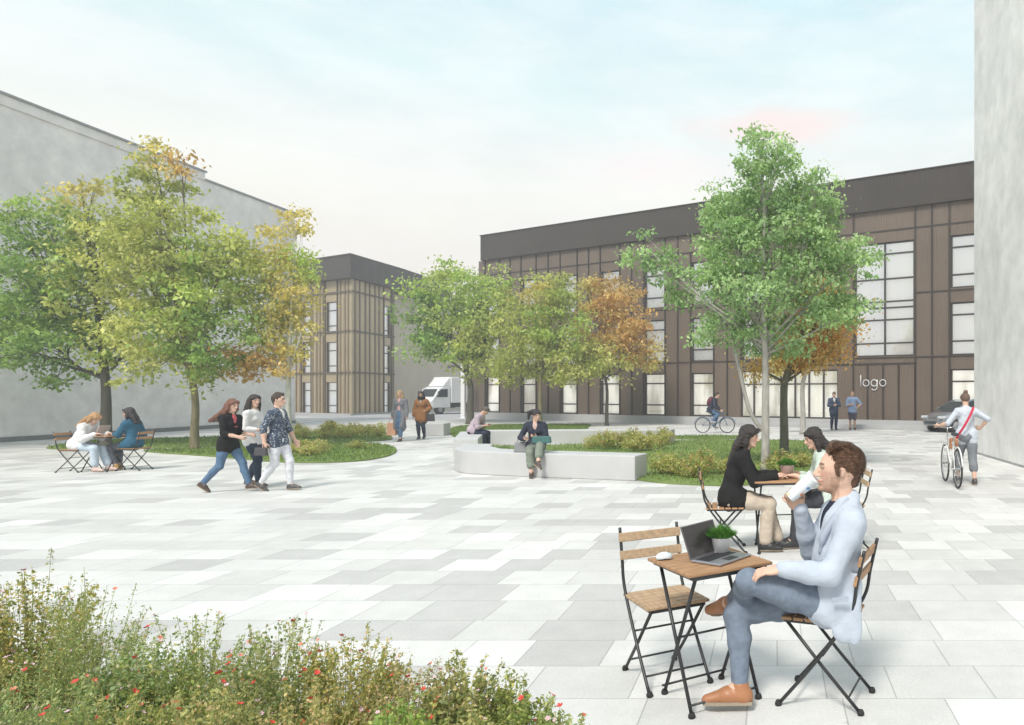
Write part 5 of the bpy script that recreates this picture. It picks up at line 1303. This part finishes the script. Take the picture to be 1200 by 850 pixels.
person('walking man in a patterned navy shirt and white trousers, right of the three', (g.x, g.y, 0), R(0), 1.64, 'm', 'fair', pelvis=(0, 0, .85), lean=R(-1), twist=R(8),
    hands=[(.14, .24, .80), (-.04, -.25, .80)], elbows=[(-1, .3, 0), (-1, -.3, 0)], feet=[(.17, .07, .085), (-.22, -.08, .13)], knees=[(1, 0, 0), (1, 0, 0)], footdir=[(1, 0, .06), (.85, 0, -.5)], head=(0, R(0)), hair='short', haircol=(.05, .03, .022), vox=.010,
    legs=dict(mat=whj, g=.008, to=.97), shoes=(.07, .065, .06), top=dict(mat=patm, name='shirt', g=.010, to=.72, open=True, inner=wht, noise=.005))
mkbag('handbag', (g.x-.08, g.y-.27, .60), (.20, .08, .13), mat('dark_leather', (.05, .045, .05), .5), 'small dark handbag carried between the walking woman and man')
# ------------------------------------------------------------------ the couple on the path
g = gnd(469, 517.5)
pR, I9 = person('blonde woman in a long grey cardigan and jeans walking up the path', (g.x, g.y, 0), R(-88), 1.72, 'f', 'fair', pelvis=(0, 0, .90), hands=[(.05, .24, .80), (.02, -.26, .76)], feet=[(.10, .05, .085), (-.16, -.07, .13)], footdir=[(1, .05, 0), (.85, 0, -.5)],
    hair='wavy', haircol=(.50, .33, .18), vox=.014, legs=dict(mat=jeans, g=.012, to=.88), shoes=(.05, .045, .045), top=dict(mat=cloth('cardigan_grey', (.19, .19, .21)), name='cardigan', g=.022, to=.98, open=True, hem=.42, hemflare=.03, inner=cloth('rose', (.60, .36, .36)),
    cuts=[((( .17, 0, 1.15), (.17, 0, .40), .085, .10), dict(k=.01, sub=True))]))
mkbag('shopping_bag', (g.x-.27, g.y-.02, .20), (.30, .13, .42), mat('kraft_orange', (.62, .33, .20), .7), 'tan paper shopping bag hanging from the blonde woman\'s hand')
g = gnd(494, 514.8)
person('dark haired woman in a brown jacket and black scarf walking up the path', (g.x, g.y, 0), R(-84), 1.68, 'f', 'tan', pelvis=(0, 0, .88), hands=[(.12, .18, .98), (.05, -.25, .80)], elbows=[(-1, .6, -.3), (-1, -.3, 0)], feet=[(-.12, .05, .12), (.10, -.05, .085)], footdir=[(.9, 0, -.4), (1, 0, 0)],
    hair='wavy', haircol=(.03, .022, .02), vox=.014, legs=dict(mat=dj, g=.012, to=.97), shoes=(.03, .03, .03), top=dict(mat=cloth('rust_jacket', (.30, .14, .055)), name='jacket', g=.030, to=.98, open=True, hem=.20, hemflare=.04, inner=cloth('light_grey', (.45, .44, .46)),
    ))
mkbag('handbag', (g.x+.33, g.y-.05, .62), (.28, .12, .24), mat('dark_leather', (.05, .045, .05), .5), 'black shoulder bag at the side of the woman in the brown jacket')
sc = MB(); sc.torus((g.x, g.y-.02, 1.42), (0, 0, 1), .085, .045, 20, 8); o = sc.build('scarf', blackc, smooth=True); tag(o, 'chunky black scarf around the neck of the woman in brown', 'scarf')
# ------------------------------------------------------------------ seated man on the block
g = Vector((-7.98, 20.6, 0))
person('man in a lilac shirt hunched over his phone on the concrete block', (-8.36, 20.2, 0), R(0), 1.66, 'm', 'fair', pelvis=(0, 0, .56), lean=R(26), bend=R(14), hands=[(.40, .05, .72), (.40, -.05, .70)], elbows=[(-.3, .4, -1), (-.3, -.4, -1)],
    feet=[(.42, .10, .085), (.34, -.10, .085)], head=(0, R(30)), hair='short', haircol=(.10, .08, .065), vox=.012, handdir=[(.8, -.5, 0), (.8, .5, 0)], palm=[(0, 0, -1), (0, 0, -1)], legs=dict(mat=cloth('navy_trousers', (.03, .04, .07)), g=.016, to=.9), shoes=(.45, .33, .25),
    top=dict(mat=cloth('lilac', (.45, .37, .42)), name='shirt', g=.02, to=.7, noise=.006))
b = MB(); b.bevbox((-.035, -.07, 0), (.035, .07, .01), .002); o = b.build('phone', mat('red_phone', (.35, .03, .03), .4)); o.location = (-7.88, 20.2, .735); tag(o, 'small red phone in the hunched man\'s hands', 'phone')
# ------------------------------------------------------------------ woman on the curved wall
wx = at(624, 530, 13.95); g = (wx.x, 14.15, 0)
_, I12 = person('woman with a dark ponytail, navy jacket and green trousers sitting on the curved wall', g, R(-80), 1.62, 'f', 'fair', pelvis=(0, 0, .565), lean=R(6), bend=R(8), hands=[(.27, .05, .76), (.25, -.16, .72)], elbows=[(-.3, .7, -1), (-.3, -.7, -1)],
    feet=[(.62, .13, .30), (.43, -.02, .085)], knees=[(1, .2, 1), (1, 0, 1)], footdir=[(.7, .6, -.35), (1, .05, 0)], head=(R(32), R(14)), hair='tail', haircol=(.025, .02, .02), vox=.010, handdir=[(.6, -.7, .2), (.8, .4, .2)], palm=[(0, -.6, .6), (0, .4, .8)],
    legs=dict(mat=cloth('sage', (.20, .23, .19)), g=.024, to=.80, flare=.012), shoes=(.06, .04, .035), top=dict(mat=cloth('midnight', (.035, .04, .06)), name='jacket', g=.020, to=.95, open=True, inner=cloth('skin_pink', (.55, .40, .36)), hem=.06))
mkbag('handbag', (g[0]+.22, g[1]-.34, .655), (.36, .12, .13), mat('teal_leather', (.02, .10, .09), .5), 'teal and black clutch bag on the sitting woman\'s lap', R(8), handle=False)
mkbag('handbag', (g[0]-.27, g[1]-.08, .462), (.24, .14, .20), mat('grey_leather', (.22, .22, .23), .5), 'grey bag standing on the wall beside the sitting woman', R(10))
# ------------------------------------------------------------------ bicycles
chrome = mat('chrome', (.5, .5, .52), .25, metal=1, var=.03); tyre = mat('tyre', (.03, .03, .03), .8, bump=.3, bscale=90)
def bicycle(label, loc, rz, fm, s=1., steer=0., basket=False):
    t = empty('bicycle', loc, rz, label, 'bicycle'); t.scale = (s, s, s); r = .34; A_, B_ = Vector((-.52, 0, r)), Vector((.54, 0, r))
    for c, nm in ((A_, 0), (B_, steer)):
        ax = Vector((math.sin(-nm), math.cos(nm), 0)); dx = Vector((math.cos(nm), math.sin(nm), 0))
        b = MB(); b.torus(c, ax, r-.018, .018, 40, 8); wh = b.build('wheel', tyre, t, smooth=True)
        b = MB(); b.torus(c, ax, r-.040, .009, 40, 6); b.build('rim', chrome, wh, smooth=True)
        b = MB()
        for k in range(20):
            a = 2*math.pi*k/20; b.cyl(c+ax*(.02 if k % 2 else -.02), c+dx*math.cos(a)*(r-.042)+Vector((0, 0, math.sin(a)*(r-.042))), .0018, .0018, 4)
        b.cyl(c-ax*.05, c+ax*.05, .02, .02, 10); b.build('spokes', chrome, wh)
        b = MB(); b.tube([c+dx*math.cos(a)*(r+.03)+Vector((0, 0, math.sin(a)*(r+.03))) for a in [R(x) for x in range(10, 171, 16)]], .014, 6); b.build('mudguard', fm, t, smooth=True)
    bbk = Vector((-.06, 0, .29)); st_ = Vector((-.20, 0, .80)); hd_ = Vector((.36, 0, .84)); hl_ = Vector((.40, 0, .66))
    b = MB()
    for p, q, rr in ((bbk, st_, .016), (st_+(bbk-st_)*.12, hd_, .016), (bbk, hl_, .019), (hd_+Vector((-.02, 0, .05)), hl_, .020)): b.cyl(p, q, rr, rr, 10)
    for q in (-1, 1): b.cyl(bbk+Vector((0, q*.02, 0)), A_+Vector((0, q*.055, 0)), .009, .009, 8); b.cyl(st_+Vector((.02, q*.01, -.06)), A_+Vector((0, q*.055, 0)), .008, .008, 8)
    b.build('frame', fm, t, smooth=True)
    b = MB()
    for q in (-1, 1): b.tube([hl_+Vector((0, q*.045, -.02)), (hl_+B_)/2+Vector((.01, q*.05, 0)), B_+Vector((0, q*.05, 0))], .011, 8)
    b.box(tuple(hl_+Vector((-.02, -.055, -.03))), tuple(hl_+Vector((.02, .055, .0)))); b.build('fork', fm, t, smooth=True)
    b = MB(); b.cyl(hd_, hd_+Vector((-.03, 0, .16)), .013, .013, 8); c = hd_+Vector((-.03, 0, .16)); b.tube(spline([c+Vector((-.20, -.30, .03)), c+Vector((-.03, -.22, .04)), c+Vector((.03, 0, 0)), c+Vector((-.03, .22, .04)), c+Vector((-.20, .30, .03))], 5), .012, 8); hb = b.build('handlebar', chrome, t, smooth=True)
    for q in (-1, 1): b = MB(); b.cyl(c+Vector((-.22, q*.31, .03)), c+Vector((-.11, q*.262, .035)), .017, .016, 10); b.build('grip', blk, hb, smooth=True)
    b = MB(); b.cyl(st_, st_+Vector((-.03, 0, .10)), .012, .012, 8); b.build('seat_post', chrome, t)
    S = SDF(.02); e0 = st_+Vector((-.03, 0, .12)); S.ell(e0+Vector((-.07, 0, 0)), (.10, .075, .030)); S.cone(e0, e0+Vector((.13, 0, 0)), .030, .018); V, Fa = S.mesh(.010); mesh_obj('saddle', V, Fa, blk, t, True)
    b = MB(); b.torus(bbk+Vector((0, -.035, 0)), (0, 1, 0), .085, .007, 24, 6)
    for q in (-1, 1): b.cyl(bbk+Vector((0, -q*.05, 0)), bbk+Vector((q*.12, -q*.06, -q*.12)), .009, .009, 6); b.box(tuple(bbk+Vector((q*.12-.045, -q*.11-.04, -q*.12-.01))), tuple(bbk+Vector((q*.12+.045, -q*.11+.04, -q*.12+.01))))
    b.build('crankset', chrome, t)
    b = MB(); b.tube([bbk+Vector((0, -.035, .085)), A_+Vector((0, -.035, .04)), A_+Vector((0, -.035, -.04)), bbk+Vector((0, -.035, -.085))], .006, 5, closed=True); b.build('chain', blk, t)
    return t
g = gnd(837.5, 507.6)
bicycle('blue bicycle ridden past the brown facade', (g.x, g.y, 0), 0, mat('blue_frame', (.05, .12, .22), .35), .92)
person('cyclist in a dark jacket and blue jeans with a maroon backpack riding past the facade', (g.x, g.y, 0), 0, 1.66, 'm', 'fair', pelvis=(-.20, 0, .93), lean=R(26), bend=R(8), hands=[(.22, .26, .93), (.22, -.26, .93)], elbows=[(-.5, .6, -.6), (-.5, -.6, -.6)],
    feet=[(-.02, .13, .25), (-.10, -.13, .48)], knees=[(1, .1, .3), (1, -.1, .3)], head=(0, R(-6)), hair='short', haircol=(.04, .03, .025), vox=.014, legs=dict(mat=jeans, g=.016, to=.96), shoes=(.35, .35, .36), top=dict(mat=cloth('midnight', (.035, .04, .06)), name='jacket', g=.022, to=.98, noise=.006))
S = SDF(.03); S.ell((-.18, 0, 1.27), (.12, .15, .20), ((.9, 0, -.43), (0, 1, 0), (.43, 0, .9))); V, Fa = S.mesh(.014, noise=.006); o = mesh_obj('backpack', V, Fa, mat('maroon', (.12, .03, .05), .8), None, True); o.location = (g.x, g.y, 0); tag(o, 'maroon backpack on the cyclist\'s back', 'backpack')
# woman pushing the white bicycle
g = gnd(1113, 570)
wb = bicycle('white bicycle pushed by the woman with the red strap', (3.14, 12.72, 0), R(88), mat('white_frame', (.75, .75, .74), .35), .98)
g2 = gnd(1137, 570); g2.y = 12.70
person('woman with a bun, pale tee and grey capri trousers pushing a white bicycle', (g2.x+.02, 12.82, 0), R(92), 1.63, 'f', 'fair', pelvis=(0, 0, .86), lean=R(6), hands=[(.24, .44, 1.02), (.10, -.27, .98)], elbows=[(-.3, .5, -.8), (-.6, -1, 0)],
    feet=[(.22, .10, .085), (-.14, -.10, .085)], footdir=[(1, .1, 0), (1, -.1, 0)], head=(0, R(6)), hair='bun', haircol=(.14, .085, .06), vox=.010, handdir=[(.6, .7, -.1), (1, 1, 0)], curl=.8,
    legs=dict(mat=cloth('grey_capri', (.20, .215, .235)), g=.022, to=.74, flare=.012), shoes=(.06, .05, .05), top=dict(mat=cloth('pale_tee', (.52, .56, .62)), name='tee_shirt', g=.020, to=.30, noise=.007))
b = MB(); st = [(g2.x+.10, g2.y-.04, 1.36), (g2.x+.03, g2.y-.085, 1.22), (g2.x-.08, g2.y-.105, 1.03), (g2.x-.18, g2.y-.06, .86), (g2.x-.20, g2.y-.02, .80)]
sp2 = spline(st, 5); 
for i in range(len(sp2)-1):
    a, c = sp2[i], sp2[i+1]; b.slab([a+Vector((-.02, 0, .012)), a+Vector((.02, 0, -.0)), c+Vector((.02, 0, -.0)), c+Vector((-.02, 0, .012))], (0, 1, 0), .012)
sp_o = b.build('bag_strap', mat('crimson', (.50, .02, .06), .6)); 
bg_ = MB(); bg_.bevbox((g2.x-.30, g2.y-.07, .62), (g2.x-.18, g2.y+.10, .82), .02); rootb = empty('shoulder_bag', (0, 0, 0), 0, 'crimson shoulder bag slung across the back of the woman with the bicycle', 'bag')
sp_o.parent = rootb; bg_.build('bag_body', mat('tan_bag', (.45, .20, .10), .6), rootb, bevel=.01)

# two people by the entrance
g = gnd(977, 504)
person('person in a dark navy suit standing near the entrance looking at a paper', (g.x, g.y, 0), R(-80), 1.66, 'm', 'fair', pelvis=(0, 0, .87), hands=[(.24, .06, 1.08), (.24, -.08, 1.06)], elbows=[(-.2, .8, -1), (-.2, -.8, -1)], head=(0, R(18)), hair='short', haircol=(.12, .08, .06), vox=.015,
    legs=dict(mat=cloth('navy_trousers', (.03, .04, .07)), g=.018, to=.98), top=dict(mat=cloth('navy_suit', (.07, .09, .14)), name='jacket', g=.026, to=.98, hem=.10, open=True, inner=wht))
g = gnd(999, 503.8)
person('person in a blue shirt and dark shorts standing near the entrance', (g.x, g.y, 0), R(-95), 1.70, 'm', 'tan', pelvis=(0, 0, .89), hands=[(.12, .22, .98), (.20, -.05, 1.10)], elbows=[(-.4, 1, -.6), (-.2, -.8, -1)], hair='short', haircol=(.22, .12, .06), vox=.015,
    legs=dict(mat=cloth('dark_shorts', (.07, .07, .09)), g=.020, to=.50, name='shorts'), top=dict(mat=cloth('sky_shirt', (.22, .30, .46)), name='shirt', g=.024, to=.45, hem=.08))

# ------------------------------------------------------------------ truck
def truck(loc, rz, s):
    t = empty('box_truck', loc, rz, 'white box truck parked between the two office buildings', 'truck'); t.scale = (s, s, s)      # faces +x
    wp = mat('truck_white', (.80, .81, .81), .35, var=.04, scale=1, coat=.3); dk = mat('truck_under', (.04, .04, .04), .7); gl = mat('dark_glazing', (.05, .06, .065), .12)
    b = MB(); b.bevbox((-3.6, -1.1, .95), (1.2, 1.1, 3.15), .04); b.build('cargo_box', wp, t)
    b = MB(); b.slab([(1.25, -1.02, .55), (3.05, -1.02, .55), (3.1, -1.02, 1.15), (2.85, -1.02, 1.45), (2.35, -1.02, 2.15), (1.95, -1.02, 2.32), (1.25, -1.02, 2.34)], (0, 1, 0), 2.04); cabo = b.build('cab', wp, t, bevel=.06)
    b = MB(); b.add([(2.865, -.88, 1.50), (2.865, .88, 1.50), (2.40, .82, 2.12), (2.40, -.82, 2.12)], [[0, 1, 2, 3]]); b.build('windscreen', gl, cabo)
    for q in (-1, 1): b = MB(); b.slab([(1.55, q*1.022, 1.45), (2.65, q*1.022, 1.45), (2.25, q*1.022, 2.08), (1.55, q*1.022, 2.12)], (0, q, 0), .01); b.build('side_window', gl, cabo)
    b = MB(); b.add([(1.22, -.95, 2.36), (1.95, -.9, 2.36), (1.95, .9, 2.36), (1.22, .95, 2.36), (1.22, -.95, 3.1), (1.3, -.9, 3.1), (1.3, .9, 3.1), (1.22, .95, 3.1)], [[0,3,2,1],[4,5,6,7],[0,1,5,4],[1,2,6,5],[2,3,7,6],[3,0,4,7]]); b.build('wind_deflector', wp, t, bevel=.03)
    b = MB(); b.box((3.06, -1.0, .5), (3.16, 1.0, .75)); b.build('bumper', mat('bumper_grey', (.25, .25, .25), .5), t, bevel=.03)
    b = MB(); b.box((3.085, -.5, .82), (3.12, .5, 1.1)); b.build('grille', dk, t)
    for q in (-1, 1):
        b = MB(); b.bevbox((3.05, q*.8-.16, .85), (3.125, q*.8+.16, 1.08), .02); b.build('headlight', mat('lamp_glass', (.6, .62, .65), .1), t)
        b = MB(); b.bevbox((2.5, q*1.22-.08, 1.5), (2.6, q*1.22+.08, 1.95), .03); b.box((2.53, min(q*1.03, q*1.2), 1.8), (2.56, max(q*1.03, q*1.2), 1.83)); b.build('mirror', dk, t)
    b = MB(); b.box((-3.5, -.45, .60), (1.3, .45, .93)); b.box((-2.6, -1.05, .55), (-1.0, -1.0, .9)); b.box((-.6, -1.05, .5), (.9, -.6, .9)); b.build('chassis', dk, t)
    for x in (-2.3, 2.25):
        for q in (-1, 1):
            b = MB(); b.tube([(x, q*.72, .42), (x, q*1.0, .42)], .42, 24); w_ = b.build('wheel', tyre, t, smooth=True); b = MB(); b.tube([(x, q*.9, .42), (x, q*1.01, .42)], .22, 16); b.build('rim', chrome, w_)
g = gnd(519, 486.0); truck((g.x-.3, g.y+2.6, 0), R(-116), .88)
# ------------------------------------------------------------------ car
def car(loc, rz, s):
    t = empty('parked_car', loc, rz, 'silver grey hatchback parked behind the woman pushing the bicycle', 'car'); t.scale = (s, s, s)    # faces +x, 3.9 long
    pm = mat('car_silver', (.30, .31, .33), .28, metal=.5, var=.04, coat=.6); gl = mat('dark_glazing', (.05, .06, .065), .12)
    prof = [(-1.90, .45, .80), (-1.93, .62, .90), (-1.85, .95, .98), (-1.2, .98, 1.0), (.7, .96, 1.0), (1.45, .84, .97), (1.85, .70, .90), (1.93, .50, .82), (1.88, .26, .78)]
    st_ = [(-1.93, .30, .70, .62), (-1.80, .22, .98, .80), (-1.2, .20, 1.0, .84), (-.3, .20, .99, .85), (.7, .20, .97, .85), (1.25, .21, .90, .83), (1.70, .22, .76, .76), (1.93, .30, .58, .60)]
    b = MB(); vs = []; ring = 12
    for (x, z0, z1, w) in st_:
        for (y, z) in ((-w*.80, z0), (-w*.97, z0+.12), (-w, (z0+z1)/2), (-w*.98, z1-.12), (-w*.90, z1-.03), (-w*.5, z1), (w*.5, z1), (w*.90, z1-.03), (w*.98, z1-.12), (w, (z0+z1)/2), (w*.97, z0+.12), (w*.80, z0)): vs.append((x, y, z))
    fs = []; n = len(st_)
    for i in range(n-1):
        for k in range(ring): l = (k+1) % ring; fs.append([i*ring+k, i*ring+l, (i+1)*ring+l, (i+1)*ring+k])
    fs += [list(range(ring)), [(n-1)*ring+k for k in range(ring)][::-1]]; b.add(vs, fs); body = b.build('body', pm, t, smooth=True)
    cab = [(-1.72, .97, .76, .97), (-1.45, 1.36, .62, .0), (-.9, 1.46, .60, 0), (.05, 1.46, .60, 0), (.45, 1.36, .60, 0), (1.15, .95, .72, 0)]
    b = MB(); vs = []
    for (x, z, w, _) in cab: vs += [(x, -w, z), (x, w, z)]
    base = [(-1.72, -.78, .95), (-1.72, .78, .95), (-1.45, -.78, .96), (-1.45, .78, .96), (-.9, -.79, .97), (-.9, .79, .97), (.05, -.79, .97), (.05, .79, .97), (.45, -.78, .96), (.45, .78, .96), (1.15, -.74, .93), (1.15, .74, .93)]
    k = len(vs); vs += base; fs = []
    for i in range(5): fs.append([2*i, 2*i+2, 2*i+3, 2*i+1]); fs.append([k+2*i, k+2*i+2, 2*i+2, 2*i]); fs.append([2*i+1, 2*i+3, k+2*i+3, k+2*i+1])
    b.add(vs, fs); roof = b.build('roof', pm, t)
    for q in (-1, 1):
        b = MB(); b.quad(*[(x, q*y, z) for x, y, z in ((-1.35, .790, 1.0), (-.62, .795, 1.0), (-.62, .632, 1.40), (-1.30, .655, 1.34))]); b.quad(*[(x, q*y, z) for x, y, z in ((-.56, .795, 1.0), (.85, .775, .99), (.42, .640, 1.33), (.05, .630, 1.40), (-.56, .630, 1.40))]); b.build('side_window', gl, t)
        b = MB(); b.bevbox((1.62, q*.58-.16, .60), (1.90, q*.58+.14, .72), .03); b.build('headlight', mat('lamp_glass', (.6, .62, .65), .1), t)
        b = MB(); b.bevbox((.70, q*.92-.09, .97), (.82, q*.92+.07, 1.08), .02); b.build('mirror', pm, t)
        b = MB(); b.bevbox((-.35, q*.862-.01, .84), (-.20, q*.862+.01, .87), .004); b.build('door_handle', chrome, t)
        for x in (-1.22, 1.22):
            b = MB(); b.tube([(x, q*.66, .30), (x, q*.865, .30)], .30, 26); w_ = b.build('wheel', tyre, t, smooth=True); b = MB(); b.lathe([(0, .0), (.05, .012), (.18, .0), (.20, .02), (.2, -.02)], (x, q*.868, .30), (0, q, 0), 20); b.build('rim', chrome, w_)
    b = MB(); b.quad((1.12, -.66, .985), (1.12, .66, .985), (.50, .54, 1.345), (.50, -.54, 1.345)); b.build('windscreen', gl, t)
    b = MB(); b.quad((-1.70, -.62, 1.02), (-1.48, -.54, 1.34), (-1.48, .54, 1.34), (-1.70, .62, 1.02)); b.build('rear_window', gl, t)
    b = MB(); b.bevbox((1.86, -.42, .36), (1.95, .42, .50), .02); b.build('grille', gl, t)
g = gnd(1118, 506); car((g.x+.55, g.y+.3, 0), R(205), .92)

# ------------------------------------------------------------------ air
hz, hnt, hp, ho = nodes('haze_air'); hnt.nodes.remove(hp)
pv = N(hnt, 'ShaderNodeVolumePrincipled'); pv.inputs['Color'].default_value = (.93, .95, 1, 1); pv.inputs['Density'].default_value = HAZE; pv.inputs['Anisotropy'].default_value = .2
L(hnt, pv.outputs[0], ho.inputs['Volume'])
if HAZE > 0:
    b = MB(); b.box((-75, -8, -1), (40, 130, 17)); tag(b.build('haze', hz), 'thin pale haze filling the air', 'haze', kind='stuff')
